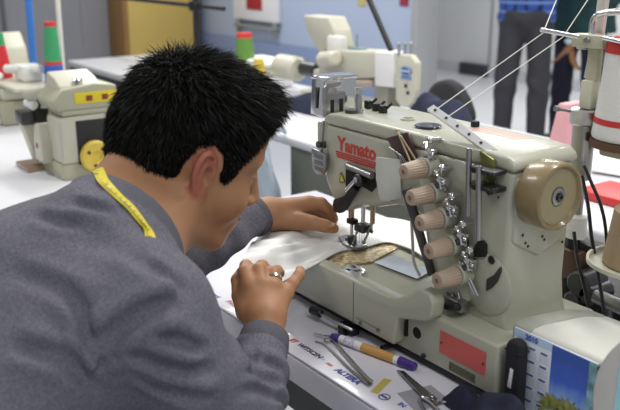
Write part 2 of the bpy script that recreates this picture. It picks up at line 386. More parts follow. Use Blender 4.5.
# slotted guide plate at left front corner
gp = MB().prism([(-.050, 1.030), (-.006, 1.026), (-.006, .998), (-.014, .986), (-.034, .984), (-.046, .992)], 'y', -.067, -.062, .001).build('slotted_guide', STEEL, M)
for k in range(3): MB().box((-.041+k*.001, -.0676, 1.014-k*.0115), (-.014, -.0664, 1.022-k*.0115), .0004).build('guide_slot', mat('grey_slot_paint', '77787A', .5, .4), gp)
MB().cyl((-.026, -.057, 1.040), (-.026, -.070, 1.040), .006).box((-.034, -.064, 1.034), (-.016, -.058, 1.046), .001).build('guide_clamp', DARKST, gp)
MB().cyl((-.028, -.055, 1.08), (-.028, -.062, 1.0), .0022).build('guide_rod', STEEL, gp)
# open mechanism of the needle bar
cav = [at(x, y, 'y', -.0585) for x, y in ((346, 164), (362, 168), (376, 173), (377, 186), (372, 192), (362, 186), (352, 196), (346, 190))]
cv = MB().prism([(p.x, p.z) for p in cav], 'y', -.0592, -.055).build('needle_bar_opening', HOLE, M)
p = at(362, 179, 'y', -.060)
MB().cyl(p, p+Vector((0, -.012, 0)), .011, seg=24, bev=.002).build('crank_disc', DARKST, cv)
MB().cyl(p+Vector((.002, -.011, .001)), p+Vector((.002, -.016, .001)), .005).build('crank_pin', CHROME, cv)
a0 = at(348, 166, 'y', -.066); a1 = at(372, 176, 'y', -.066)
MB().cyl(a0, a1, .006).ball(a0, .0065).build('link_arm', STEEL, cv)
a0 = at(347, 190, 'y', -.066); a1 = at(356, 180, 'y', -.068)
MB().cyl(a0, a1, .0045).ball(a0, .0055).build('link_arm', CHROME, cv)
bl = [at(x, y, 'y', -.064) for x, y in ((336, 199), (345, 196), (352, 190), (356, 186), (358, 191), (352, 199), (347, 209), (342, 213), (336, 211), (335, 204))]
MB().prism([(p.x, p.z) for p in bl], 'y', -.070, -.060, .0015).build('thumb_lever', BLACK, M)
tr = [at(x, y, 'y', -.059) for x, y in ((339.5, 182), (345, 182), (341, 172))]
wl = MB().prism([(p.x, p.z) for p in tr], 'y', -.0594, -.058).build('warning_sticker', YEL, M)
b = MB()
for i in range(3): b.tube([tr[i]*.96+tr[(i+1) % 3]*.04+Vector((0, -.0003, 0)), tr[(i+1) % 3]*.96+tr[i]*.04+Vector((0, -.0003, 0))], .0007, 6)
b.build('sticker_border', HOLE, wl)
# finger guard of frosted plastic
g = []
for i in range(9):
    u = i/8; x = .138+.053*u; y = -.068-.024*sin(pi*u)
    g.append([(x, y, 1.054+.006*u-.005*(2*u-1)**2), (x+.001, y, 1.02), (x+.004*(1-u)+.003, y+.002, .996), (x+.009*(1-u)-.001*u+.002, y+.004, .987+.004*(2*u-1)**2)])
MB().grid(g, .0025).build('finger_guard', GUARD, M)
p = at(388, 196, 'y', -.066)
MB().box(p+Vector((-.010, -.003, -.006)), p+Vector((.012, .010, .012)), .002).build('guard_bracket', DARKST, M)
MB().cyl(p+Vector((0, -.002, .001)), p+Vector((0, -.008, .001)), .004).build('guard_screw', STEEL, M)
# maroon plate with pale wires
mp = [at(x, y, 'y', -.064) for x, y in ((387, 138), (408, 132), (419, 160), (405, 168))]
MB().prism([(p.x, p.z) for p in mp], 'y', -.066, -.063, .0006).build('take_up_cover', MAROON, M)
for a_, c_ in (((397, 130), (411, 163)), ((401, 136), (416, 160))):
    a0 = at(*a_, 'y', -.069); a1 = at(*c_, 'y', -.069)
    MB().cyl(a0, a1, .0016, seg=8).ball(a0, .003 if a_[0] == 397 else .0016).build('take_up_wire', mat('pale_brass_wire', 'C9BB9C', .3, .5), M)
for k in range(3):
    pts = [at(x, y, 'y', -.07) for x, y in ((389+k*4, 147+k*3), (396+k*3, 152+k*2), (401+k*3, 160+k*2), (404+k*3, 170))]
    MB().tube(pts, .0008, 6, smooth=5).build('thread_guide_wire', STEEL, M)
# needle bar, needles, presser foot
def vrod(px, pyt, pyb, y, r, name, m, zt=None):
    a0 = at(px, pyb, 'y', y); a1 = Vector((a0.x, a0.y, at(px, pyt, 'y', y).z)); return MB().cyl(a0, a1, r, seg=14).build(name, m, M)
NBX = 0.030
MB().cyl((.012, -.02, .853), (.012, -.02, .94), .0032).build('presser_bar', CHROME, M)
MB().cyl((.034, -.012, .885), (.034, -.012, .95), .0040).build('needle_bar', CHROME, M)
MB().cyl((.060, -.012, .905), (.060, -.012, .952), .0045).build('spreader_bar', COPPER, M)
MB().cyl((.010, -.020, .905), (.010, -.020, .935), .0055).build('bar_bushing', COPPER, M)
MB().box((.022, -.024, .884), (.048, .000, .898), .002).cyl((.046, -.014, .893), (.062, -.014, .890), .003).build('needle_clamp', DARKST, M)
for k in range(3): MB().cyl((.026+k*.0065, -.013, .886), (.026+k*.0065, -.013, .852), .0008, .0004, 8).build('needle', CHROME, M)
pf = MB().box((.000, -.034, .8535), (.040, -.004, .8575), .001).prism([(-.016, .860), (-.004, .8545), (.001, .8535), (.001, .857), (-.004, .859), (-.014, .864)], 'y', -.030, -.010).build('presser_foot', STEEL, M)
MB().box((.006, -.026, .857), (.020, -.014, .872), .0015).cyl((.013, -.028, .866), (.013, -.034, .866), .003).build('foot_shank', DARKST, pf)
MB().box((.004, -.027, .894), (.022, -.013, .904), .0015).build('bar_collar', BLACK, M)
MB().cyl((.052, -.024, .870), (.058, -.010, .905), .0022).ball((.052, -.024, .870), .004).build('looper_lever', STEEL, M)
b = MB().cyl((.028, -.030, .862), (.036, -.028, .885), .0015); b.ball((.036, -.028, .885), .003); b.ball((.028, -.030, .862), .0025); b.build('guide_hook', STEEL, M)
# thread tube arching from the guard to the bed
pts = [at(x, y, 'y', -.05+.004*k) for k, (x, y) in enumerate(((401, 203), (407, 207), (411, 218), (412.5, 240), (414, 262), (420, 276)))]
MB().tube(pts, .0026, 10, smooth=6).build('thread_tube', mat('grey_rubber_tube', 'CFCFCB', .45), M)
# five tension knobs along a slanted plate
pl = [at(x, y, 'y', -.064) for x, y in ((418, 158), (432, 150), (472, 298), (466, 306), (438, 306))]
MB().prism([(p.x, p.z) for p in pl], 'y', -.068, -.056, .001).build('tension_plate', CREAM, M)
dp = [at(x, y, 'y', -.068) for x, y in ((404, 190), (412, 188), (436, 272), (431, 276))]
MB().prism([(p.x, p.z) for p in dp], 'y', -.074, -.0685, .001).build('guide_plate', DARKST, M)
tips = ((403.5, 172), (410, 198), (419.5, 223.5), (428.5, 251.5), (437, 281))
KB = []
for i, (px, py) in enumerate(tips):
    p = at(px, py, 'y', -.124); x, z = p.x, p.z
    k = MB().lathe([(0, 0), (.0042, 0), (.0042, -.001), (.0048, -.001), (.0048, .0), (.0108, 0), (.0122, .002), (.0152, .034), (.0152, .036), (0, .036)], AXNY((x, -.124, z)) @ Matrix.Rotation(pi, 4, 'X'), 60, .075, 20).build('tension_knob', TANK, M)
    MB().cyl((x, -.1245, z), (x, -.1225, z), .0046).build('knob_screw', mat('dark_tan_screw', '7E6F60', .4, .2), k)  # screw in a darker tan than the knob
    MB().cyl((x, -.088, z), (x, -.0855, z), .0128).build('knob_washer', DARKST, k)
    MB().cyl((x, -.0855, z), (x, -.064, z), .0160, .0175, seg=28, bev=.0012).build('knob_collar', CREAM, k)
    KB.append((x, z))
# chrome eyelets beside the knobs
for i, (px, py) in enumerate(((430.5, 140), (442, 168), (452, 196), (463, 224), (470, 250))):
    p = at(px, py, 'y', -.080); b = MB()
    b.ball(p, .0062, 14); b.cyl(p+Vector((0, .002, 0)), (p.x-.002, -.058, p.z-.002), .0034)
    b.tube([p+Vector((-.012, .004, -.006)), p+Vector((-.004, -.004, -.012)), p+Vector((.006, -.002, -.016)), p+Vector((.005, .002, -.026)), p+Vector((-.006, .004, -.027)), p+Vector((-.010, .000, -.018))], .0018, 8, smooth=6)
    b.cyl(p+Vector((-.012, .004, -.008)), p+Vector((-.004, .004, -.034)), .0032); b.ball(p+Vector((-.013, .002, -.010)), .0052)
    b.box(p+Vector((-.014, .006, -.036)), p+Vector((.003, .014, -.016)), .002); b.cyl(p+Vector((.002, .006, -.022)), p+Vector((.009, -.004, -.020)), .0028); b.ball(p+Vector((.009, -.004, -.020)), .0036)
    b.build('thread_eyelet', CHROME, M)
    MB().cyl(p+Vector((-.009, .004, -.030)), p+Vector((-.009, -.003, -.030)), .0046, seg=12, bev=.001).build('eyelet_nut', DARKST, M)
e0 = at(462, 262, 'y', -.076); e1 = at(478, 296, 'y', -.07)
MB().cyl(e0, e1, .0022).cyl(e0+Vector((-.006, 0, 0)), e1+Vector((-.007, 0, 0)), .0022).build('eyelet_strip', CHROME, M)
b = MB()
for k in range(3):
    a0 = at(446+6*k, 292, 'y', -.07); b.cyl(a0, a0+Vector((.012, -.004, -.022)), .0024)
p = at(452, 305, 'y', -.085); b.box(p+Vector((-.018, .0, -.008)), p+Vector((.018, .02, .008)), .002); b.build('looper_guide', STEEL, M)
p = at(453, 307, 'y', -.09); MB().cyl(p+Vector((-.016, .002, -.005)), p+Vector((.014, -.002, .005)), .006, seg=14, bev=.002).build('guide_roller', BLACK, M)
# the long pierced guide plate on a folded bracket
A = Vector((.227, -.050, 1.139)); B = Vector((.372, -.058, 1.094)); d = (B-A).normalized(); w = Vector((.02, .030, .012)); w = (w-d*w.dot(d)).normalized()*.0125
n = d.cross(w).normalized()*.0050; n = -n if n.z > 0 else n
tp = [A, B, B+w, A+w]
b = MB(); t = bmesh.new(); va = [t.verts.new(p) for p in tp]; vb = [t.verts.new(p+n) for p in tp]; t.faces.new(va); t.faces.new(vb[::-1])
for i in range(4): t.faces.new((va[i], vb[i], vb[(i+1) % 4], va[(i+1) % 4]))
bmesh.ops.recalc_face_normals(t, faces=t.faces); b.merge(t); tg = b.build('thread_guide_bar', mat('bright_satin_chrome', 'E2E2E2', .3, .85), M)
GA, GD, GW = A.copy(), d.copy(), w.copy()
u = -n.normalized()
for k in range(6):
    c = A+d*(.012+.0265*k)+w*.5; MB().cyl(c-u*.0004, c+u*.0008, .0024, seg=12).build('guide_hole', HOLE, tg)
fb = [(.352, 1.100), (.379, 1.092), (.384, 1.074), (.374, 1.046), (.366, 1.048)]
MB().prism(fb, 'y', -.066, -.060, .0008).build('guide_bracket', mat('olive_green_metal', '7C8048', .25, .5, noise=.4), tg)
MB().cyl((.352, -.086, 1.106), (.356, -.086, 1.008), .0042).build('guide_post', STEEL, M)
MB().cyl((.376, -.090, 1.086), (.382, -.090, .980), .0042).build('guide_post', STEEL, M)
b = MB(); b.box((.350, -.087, 1.050), (.402, -.060, 1.058), .002); b.box((.352, -.087, 1.074), (.400, -.060, 1.081), .002)
b.build('post_clamp', DARKST, M)
for x, z in ((.366, 1.078), (.394, 1.077), (.368, 1.054), (.396, 1.053)): MB().cyl((x, -.085, z), (x, -.091, z), .0045, seg=14, bev=.001).build('clamp_screw', BLACK, M)
# hand wheel
hw = MB().lathe([(0, -.002), (.018, -.002), (.020, 0), (.051, .002), (.0535, .006), (.0540, .034), (.0525, .0385), (.0495, .040), (.0475, .0395), (.0455, .036), (.044, .034), (.017, .0325), (.0155, .0335), (0, .0335)], AXX((.4165, -.017, 1.048)) @ Matrix.Diagonal((.89, .89, 1.1, 1)), 72).build('hand_wheel', TANW, M)
MB().lathe([(.0158, .0), (.0442, .0), (.0442, .0008), (.0158, .0008)], AXX((.4542, -.017, 1.048)) @ Matrix.Diagonal((.89, .89, 1, 1)), 64).build('wheel_face', TANF, hw)
MB().lathe([(0, 0), (.0125, 0), (.0125, .003), (.011, .004), (.0075, .004), (.007, .002), (0, .002)], AXX((.4531, -.017, 1.048)), 32).build('wheel_hub', mat('grey_steel_hub', '9B9C98', .35, .7), hw)
MB().lathe([(0, 0), (.0058, 0), (.0058, .005), (.003, .0055), (.003, .003), (0, .003)], AXX((.4551, -.017, 1.048)), 6).build('hub_bolt', DARKST, hw)
MB().cyl((.405, -.017, 1.048), (.418, -.017, 1.048), .030).build('wheel_shaft', DARKST, M)
# ================================================================ right hand cover with the calendar
mc = thing('motor_cover', (.53, 0, .75), 'rounded cream cover right of the large machine carrying a calendar and round disc', 'machine cover')
pr_ = [(-.083, .751), (-.083, .873), (-.078, .878), (-.060, .879), (.03, .868), (.09, .852), (.10, .842), (.10, .751)]
MB().prism(pr_, 'x', .4795, .625, .003, 3, angle=15).build('cover_body', BOXM, mc)
MB().prism(pr_, 'x', .4485, .4795, .003, 3, angle=15).build('cover_flange', mat('grey_green_flange', '9EA096', .5, noise=.3), mc)
circ = lambda r: [(.724+r*cos(radians(a)), max(.7515, .847+r*sin(radians(a)))) for a in range(-50, 231, 5)]
ds = MB().prism(circ(.1225), 'y', -.110, .085, .004, 3, angle=30).build('round_disc', mat('silver_grey_disc', 'C6C4BE', .4, noise=.3), mc)
o = MB().prism([(.724+.115*cos(a), max(.753, .847+.115*sin(a))) for a in [radians(152-i*6) for i in range(0, 60)] if cos(a) > -.80], 'y', -.1112, -.110).build('disc_label', mat('cyan_label', '9FD2DC', .5, noise=.3), ds)
MB().cyl((.595, -.083, .868), (.595, -.0875, .868), .0045).build('cover_screw', DARKST, mc)
# calendar
cal = thing('calendar', (.51, -.085, .80), 'year calendar with palm and sea photo taped to front of the cream cover', 'calendar')
CALW = mat('calendar_paper', 'DDE3EC', .5, noise=.3, nscale=20, color2='D0D8E6')
MB().box((.4545, -.0856, .757), (.590, -.0832, .873), .0003).build('sheet', CALW, cal)
MB().box((.4545, -.0859, .861), (.519, -.0855, .873)).build('header_band', mat('pale_blue_print', 'B7CFE6', .5), cal)
text('2010', .0105, FRONT((.4745, -.0860, .863)), BLUE, cal, 'printed_year', off=.0005)
b = MB(); c = MB()
for col in range(3):
    for r in range(5):
        x = .4575+col*.0205; z = .851-r*.0195
        if r == 0 and col == 1: z -= 0
        b.box((x+.003, -.0860, z), (x+.014, -.0855, z+.0028))
        for q in range(4):
            for w in range(6): c.box((x+.001+w*.0028, -.0858, z-.0035-q*.003), (x+.0025+w*.0028, -.0855, z-.0022-q*.003))
b.build('month_heading', mat('calendar_ink', '46588E', .5), cal); c.build('date_grid', mat('calendar_grey_ink', 'A9B2C6', .5), cal)
# the printed picture: blue sky over pale water with green leaves
sky = bpy.data.materials.new('calendar_photo_print'); sky.use_nodes = True; nt = sky.node_tree; bs_ = nt.nodes['Principled BSDF']; bs_.inputs['Roughness'].default_value = .35
tc = nt.nodes.new('ShaderNodeTexCoord'); sx = nt.nodes.new('ShaderNodeSeparateXYZ'); nt.links.new(tc.outputs['Generated'], sx.inputs[0])
ns = nt.nodes.new('ShaderNodeTexNoise'); ns.inputs['Scale'].default_value = 4; nt.links.new(tc.outputs['Generated'], ns.inputs['Vector'])
ad = nt.nodes.new('ShaderNodeMath'); ad.operation = 'MULTIPLY_ADD'; ad.inputs[1].default_value = .25; nt.links.new(ns.outputs['Fac'], ad.inputs[0]); nt.links.new(sx.outputs['Z'], ad.inputs[2])
cr = nt.nodes.new('ShaderNodeValToRGB'); e = cr.color_ramp.elements; e[0].position = .12; e[0].color = lin('8FB0A0'); e[1].position = 1.05; e[1].color = lin('3B58A8')
for p_, c_ in ((.34, 'C4D8EA'), (.5, '8FB0E4'), (.72, '4A6CCB')): q = e.new(p_); q.color = lin(c_)
nt.links.new(ad.outputs[0], cr.inputs[0]); nt.links.new(cr.outputs[0], bs_.inputs['Base Color'])
ph = MB().box((.5195, -.0860, .757), (.578, -.0855, .872)).build('photo_print', sky, cal)
MB().box((.578, -.0861, .757), (.590, -.0855, .872)).build('photo_border', mat('teal_print', '9CC8D4', .5, noise=.8, nscale=60, color2='3E6A62'), cal)
b = MB()
for bx, bz, n, L in ((.528, .782, 9, .026), (.552, .779, 13, .034), (.566, .772, 9, .024)):
    for k in range(n):
        o_y = -.0002*k; a = radians(-25+230*((k*5) % n)/(n-1)); d = Vector((cos(a), 0, sin(a))); q = Vector((-sin(a), 0, cos(a)))*.0042; o_ = Vector((bx, -.0863+o_y, bz))
        b.quad([o_, o_+d*L*.5-q+Vector((0, 0, .003)), o_+d*L-Vector((0, 0, .004)), o_+d*L*.5+q+Vector((0, 0, .003))], .00012)
b.build('leaf_print', mat('green_print', '6E7C3A', .5, noise=.8, nscale=120, color2='A89E62'), ph)
MB().box((.538, -.0862, .775), (.544, -.0858, .795)).build('tower_print', mat('pale_print', 'D6DCE0', .5), ph)
# black pouch hanging in front of the calendar
pc = thing('phone_pouch', (.49, -.10, .80), 'narrow black pouch with white tag leaning on the calendar', 'pouch')
MB().prism([(.458, .7505), (.4565, .853), (.4595, .861), (.470, .864), (.481, .861), (.484, .853), (.486, .7505)], 'y', -.106, -.0865, .006, 4, angle=25).build('pouch_body', mat('black_fabric', '1C1C22', .85, noise=.5, nscale=70, bump=.4, bscale=500), pc)
MB().prism([(.4665, .794), (.4695, .823), (.4745, .822), (.4725, .793)], 'y', -.1075, -.1055, .0005).build('white_tag', WHITEP, pc)
MB().box((.4566, -.1068, .846), (.4840, -.0858, .849), .001).build('flap_seam', BLACK, pc)

# ================================================================ small things on the sheet
def fold_cloth(name, c, rx, ry, h, m, label, cat, seed, group=None):
    rg = random.Random(seed); P = []
    ph = [rg.uniform(0, 6.28) for _ in range(6)]
    for i in range(25):
        row = []
        for j in range(49):
            r = i/24; a = 2*pi*j/48
            rr = r*(1+.10*sin(2*a+ph[0])+.06*sin(3*a+ph[1])); x = rx*rr*cos(a); y = ry*rr*sin(a)
            z = h*(1-r**2.6)*(.85+.16*sin(4*x/rx+ph[2]+2*y/ry)+.12*sin(4*y/ry+ph[3])+.07*sin(7*x/rx-4*y/ry+ph[4]))
            row.append((c[0]+x, c[1]+y, c[2]+max(z, .0015)))
        P.append(row)
    b = MB(); b.grid(P); bmesh.ops.remove_doubles(b.bm, verts=b.bm.verts, dist=1e-5)
    # a closed underside
    rim = [e for e in b.bm.edges if e.is_boundary]
    r = bmesh.ops.extrude_edge_only(b.bm, edges=rim)
    for v in [g for g in r['geom'] if isinstance(g, bmesh.types.BMVert)]: v.co.z = c[2]
    bmesh.ops.contextual_create(b.bm, geom=[e for e in b.bm.edges if e.is_boundary])
    bmesh.ops.recalc_face_normals(b.bm, faces=b.bm.faces)
    o = b.build(name, m, None, 60); return tag(o, label, cat, group)
NAVYF = mat('navy_fabric', '23243A', .9, noise=.6, nscale=60, bump=.4, bscale=420)
fold_cloth('fabric_scrap', (.424, -.138, .7505), .036, .026, .034, NAVYF, 'dark navy cloth bundle on the table below the red plate', 'fabric', 3)
fold_cloth('fabric_scrap', (.494, -.150, .7505), .056, .036, .064, NAVYF, 'dark navy cloth bundle on the table below the black pouch', 'fabric', 5)
# tweezers
tw = thing('tweezers', (.2, -.17, .75), 'steel tweezers with bent tips lying on the printed sheet', 'tweezers')
def arm_(pts, w0, w1):
    b = MB(); Pp = spline([Vector(p) for p in pts], 6); L = []; R = []
    for i, p in enumerate(Pp):
        t = i/(len(Pp)-1); d = (Pp[min(i+1, len(Pp)-1)]-Pp[max(i-1, 0)]).normalized(); q = Vector((-d.y, d.x, 0)).normalized()*(w0+(w1-w0)*t)
        L.append(p+q); R.append(p-q)
    b.grid([L, R], .0016); return b
zt = .7525
T1 = [at(x, y, 'z', zt) for x, y in ((315, 341), (322, 343), (331, 350), (347, 366), (367, 383), (371, 382))]
T2 = [at(x, y, 'z', zt+.004) for x, y in ((314, 333), (322, 335), (331, 337), (345, 353), (366, 376), (372, 381))]
arm_(T1, .0010, .0034).build('tweezer_arm', STEEL, tw); arm_(T2, .0010, .0034).build('tweezer_arm', CHROME, tw)
p = at(328, 341, 'z', .7508); MB().lathe([(.0055, 0), (.0075, 0), (.0075, .0025), (.0055, .0025)], Matrix.Translation(p), 24).build('tweezer_ring', CHROME, tw)
# marker
pa = at(333, 336, 'z', .7585); pb = at(416, 367, 'z', .7585); d = pb-pa
mk = thing('marker_pen', tuple(pa+d*.5-Vector((0, 0, .008))), 'violet and white marker pen with orange middle lying by the machine', 'pen')
f = lambda t: pa+d*t
MB().cyl(f(.10), f(.38), .0072, seg=24).build('pen_barrel', WHITEP, mk)
MB().cyl(f(.16), f(.30), .00735, seg=24).build('pen_print', mat('violet_grey_print', 'B0A8C4', .5, noise=1, nscale=300, color2='E8E6EC'), mk)
MB().cyl(f(.375), f(.76), .0073, seg=24).build('orange_wrap', mat('orange_paper', 'C89A54', .5, noise=.5), mk)
MB().cyl(f(.76), f(.81), .0070, seg=24).build('pen_collar', WHITEP, mk)
PUR = mat('violet_plastic', '4A2E86', .35, noise=.3)
MB().cyl(f(.805), f(1.0), .0078, .0062, seg=24, bev=.002).build('pen_cap', PUR, mk)
MB().cyl(f(-.02), f(.105), .0045, .0072, seg=24, bev=.001).build('pen_end', PUR, mk)
# snips on a grey card
gcz = .7506
cp = [at(x, y, 'z', gcz) for x, y in ((397, 393), (431, 385), (452, 402), (416, 412))]
tag(MB().quad(cp, .0008).build('grey_card', mat('grey_translucent_card', 'A7A6AC', .4, noise=.5, nscale=60)), 'grey card under the steel snips on the white table', 'card')
sn = thing('thread_snips', tuple(at(430, 395, 'z', .7525)), 'steel thread snips with wire loop handles lying on a grey card', 'scissors')
q = [at(x, y, 'z', .7535) for x, y in ((397, 370), (404, 371), (429, 392), (422, 397))]
MB().quad(q, .0022).build('blade', DARKST, sn)
q = [at(x, y, 'z', .7562) for x, y in ((398, 370), (407, 376), (437, 398), (427, 401))]
MB().quad(q, .0022).build('blade', STEEL, sn)
def loop(c, rx, ry, rot, z, r=.0016):
    b = MB(); pts = []
    for i in range(28):
        a = 2*pi*i/28; x = rx*cos(a); y = ry*sin(a)
        pts.append(Vector((c.x+x*cos(rot)-y*sin(rot), c.y+x*sin(rot)+y*cos(rot), z)))
    b.tube(pts, r, 8, closed=True); return b
c1 = at(450, 406, 'z', .758); loop(c1, .021, .015, .3, .7545).build('finger_loop', CHROME, sn)
pts = [at(x, y, 'z', .7562) for x, y in ((423, 398), (432, 404), (445, 420), (434, 424), (424, 408), (420, 398), (428, 398), (437, 403))]
MB().tube(pts, .0016, 8, smooth=5).build('finger_loop', CHROME, sn)
p = at(432, 397, 'z', .7585); MB().cyl(p, p+Vector((0, 0, .003)), .0035, seg=14).build('pivot_rivet', CHROME, sn)

# ================================================================ paper on the bed and behind
BLP = mat('light_blue_paper', 'DCE7FA', .45, noise=.4, nscale=25)
def sheet(pts, z, m, name, label, cat, thick=.0008, group=None):
    return tag(MB().quad([at(x, y, 'z', z) for x, y in pts], thick).build(name, m), label, cat, group)
sheet(((374, 262), (392, 255.5), (433, 270), (417, 278.5)), .8492, BLP, 'paper_slip', 'light blue paper slip on the machine bed beside the brass plate', 'paper')
PAPW = mat('white_paper', 'E9E9EA', .5, noise=.3, nscale=10)
tag(MB().box((-.12, .17, .7505), (.20, .35, .764), .004).build('paper_stack', PAPW), 'stack of white sheets on the table seen through the machine opening', 'paper')
tag(MB().box((-.18, .20, .7645), (.03, .33, .768), .001).build('blue_booklet', mat('blue_booklet_cover', '9DB8E6', .4, noise=.4)), 'pale blue booklet on the white sheets behind the needle', 'booklet')

# ================================================================ white garment being sewn
WCL = mat('white_cotton', 'E9E9E7', .85, noise=.2, nscale=18, color2='DDDDDC', bump=.25, bscale=260)
G = [  # columns from the right hand to the needle and beyond; front edge first
 [(243, 292, .850), (239, 281, .872), (240, 268, .885), (246, 254, .880), (252, 243, .868), (262, 236, .853)],
 [(266, 288, .848), (264, 276, .864), (266, 263, .882), (270, 250, .893), (276, 240, .892), (282, 231, .872)],
 [(294, 276, .853), (292, 268, .858), (292, 255, .870), (296, 244, .876), (300, 236, .874), (304, 226, .866)],
 [(318, 264, .8515), (317, 258, .855), (317, 248, .860), (318, 240, .864), (321, 232, .864), (326, 216, .868)],
 [(341, 252, .8505), (341, 246, .852), (341, 240, .854), (342, 234, .858), (344, 226, .863), (346, 213, .872)],
 [(366, 248, .8500), (365, 242, .8505), (364, 236, .852), (364, 230, .856), (364, 224, .860), (364, 216, .864)],
 [(388, 243, .8508), (388, 237, .852), (387, 232, .854), (386, 227, .857), (385, 222, .859), (384, 218, .860)],
 [(410, 250, .8512), (411, 244, .852), (411, 238, .853), (410, 232, .855), (408, 226, .857), (404, 221, .858)],
 [(430, 262, .8512), (430, 254, .852), (429, 246, .853), (427, 238, .854), (424, 230, .855), (418, 224, .855)]]
W = [[at(x, y, 'z', z) for x, y, z in c] for c in G]
W = [spline(c, 8) for c in W]; W = [list(c) for c in zip(*[spline([W[i][j] for i in range(len(W))], 12) for j in range(len(W[0]))])]
for i, row in enumerate(W):
    u = i/(len(W)-1); fade = max(0, 1-u*1.7)
    for j, p in enumerate(row):
        v = j/(len(row)-1)
        row[j] = p+Vector((0, 0, fade*(.0035*sin(14*v+5*u)+.0025*sin(26*v-9*u+1)+.002*sin(40*v+20*u))+.0007*sin(30*u+8*v)))
o = MB().grid(W, -.0022).build('white_garment', WCL, None, 60); tag(o, 'white cotton garment under the needle held in both hands of the seated man', 'fabric')

# ================================================================ thread stand behind the machine
STB = mat('beige_enamel', 'BDBBA2', .4, noise=.3, nscale=30)
ts = thing('thread_stand', (.335, .20, .75), 'metal and beige thread guide post standing behind the hand wheel', 'thread stand')
px_, py_ = .328, .20
MB().lathe([(0, 0), (.05, 0), (.05, .006), (.02, .012), (.012, .15), (.012, .165), (0, .165)], Matrix.Translation((px_, py_, .751)), 32).build('stand_foot', BLACK, ts)
MB().lathe([(0, 0), (.0165, 0), (.017, .004), (.0165, .036), (.012, .040), (0, .040)], Matrix.Translation((px_+.004, py_, .913)), 28).build('white_sleeve', WHITEP, ts)
MB().cyl((px_+.004, py_, .950), (px_+.004, py_, 1.02), .0075).build('lower_rod', STEEL, ts)
MB().cyl((px_, py_, 1.012), (px_, py_, 1.105), .0180, seg=36, bev=.002).build('metal_cylinder', mat('satin_steel', 'B4B2AC', .28, 1, noise=.5, nscale=20, stretch=(1, 1, .1)), ts)
cp_ = MB().cyl((px_, py_, 1.103), (px_, py_, 1.128), .0235, seg=40, bev=.002).build('cylinder_cap', mat('satin_cap', 'C9C9CB', .3, .9, noise=.3), ts)
nz = at(559, 109, 'y', .17); MB().cyl((px_-.018, py_-.012, 1.122), nz, .0026).cyl(nz, nz+(nz-Vector((px_-.018, py_-.012, 1.122))).normalized()*.008, .0045).build('cap_nozzle', STEEL, cp_)
a0 = at(590, 106, 'y', .20); a1 = at(591, 80, 'y', .20); a2 = at(596, 41, 'y', .20)
MB().box((a1.x-.012, py_-.010, 1.128), (a1.x+.010, py_+.012, a1.z), .003).build('post_block', CREAM2, ts)
MB().box((a2.x-.011, py_-.004, a1.z-.002), (a2.x+.009, py_+.010, a2.z+.004), .002).build('post', STB, ts)
MB().quad([Vector((a2.x-.024, py_+.012, a1.z)), Vector((a2.x-.012, py_+.012, a1.z)), Vector((a2.x-.006, py_+.012, a2.z)), Vector((a2.x-.016, py_+.012, a2.z))], .002).build('blue_strip', mat('light_blue_plastic', 'A9C8E4', .4), ts)
c0 = at(576, 42, 'y', .19); c1 = at(611, 35, 'y', .19)
cl = MB().box((c0.x, .178, c0.z-.006), (c1.x-.004, .202, c0.z+.014), .0025).build('clamp_block', STB, ts)
p = at(587, 40, 'y', .177); MB().cyl(p, p+Vector((0, -.003, 0)), .0055, seg=16, bev=.001).build('clamp_screw', STEEL, cl)
r0 = at(579, 37, 'y', .17); r1 = at(542, 30, 'y', .145)
MB().cyl(r0, r1, .0034, seg=14).ball(r1, .0036).build('guide_rod', CHROME, ts)
r0 = at(604, 38, 'y', .175); r1 = at(640, 46, 'y', .15); MB().cyl(r0, r1, .0034, seg=14).build('guide_rod', CHROME, ts)
pts = [at(x, y, 'y', .21) for x, y in ((592, 40), (592, 28), (594, 19), (601, 14), (615, 12), (640, 12))]
MB().tube(pts, .0052, 14, smooth=6).build('bent_pipe', CHROME, ts)
a0 = at(598, 40, 'y', .24); MB().cyl(a0, (a0.x+.012, .24, a0.z+.25), .009).build('riser_pipe', mat('white_pipe', 'D6D4CE', .4), ts)
MB().box((a0.x-.008, .195, a0.z-.012), (a0.x+.010, .245, a0.z+.012), .002).build('pipe_bracket', STB, ts)
# threads
THR = mat('white_thread', 'EDEBE2', .7)
def thread(pts, label, r=.0007, m=THR):
    return tag(MB().tube(pts, r, 6).build('thread', m), label, 'thread', 'threads running to the guide bar')
g1 = GA+GD*.012+GW*.5; g2 = GA+GD*.0385+GW*.5
r1 = at(543, 33, 'y', .145); r2 = at(563, 37, 'y', .157)
thread([g1, r1], 'white thread from the guide bar up to the tip of the chrome rod')
thread([g2, r2], 'white thread from the guide bar up to the middle of the chrome rod')
thread([r1, at(562, -14, 'y', .30)], 'white thread rising from the tip of the chrome rod')
thread([r2, at(597, -14, 'y', .27)], 'white thread rising from the middle of the chrome rod')
thread([at(603, 33, 'y', .19), at(608, -14, 'y', .20)], 'thin white thread rising straight beside the bent chrome pipe', .0005)

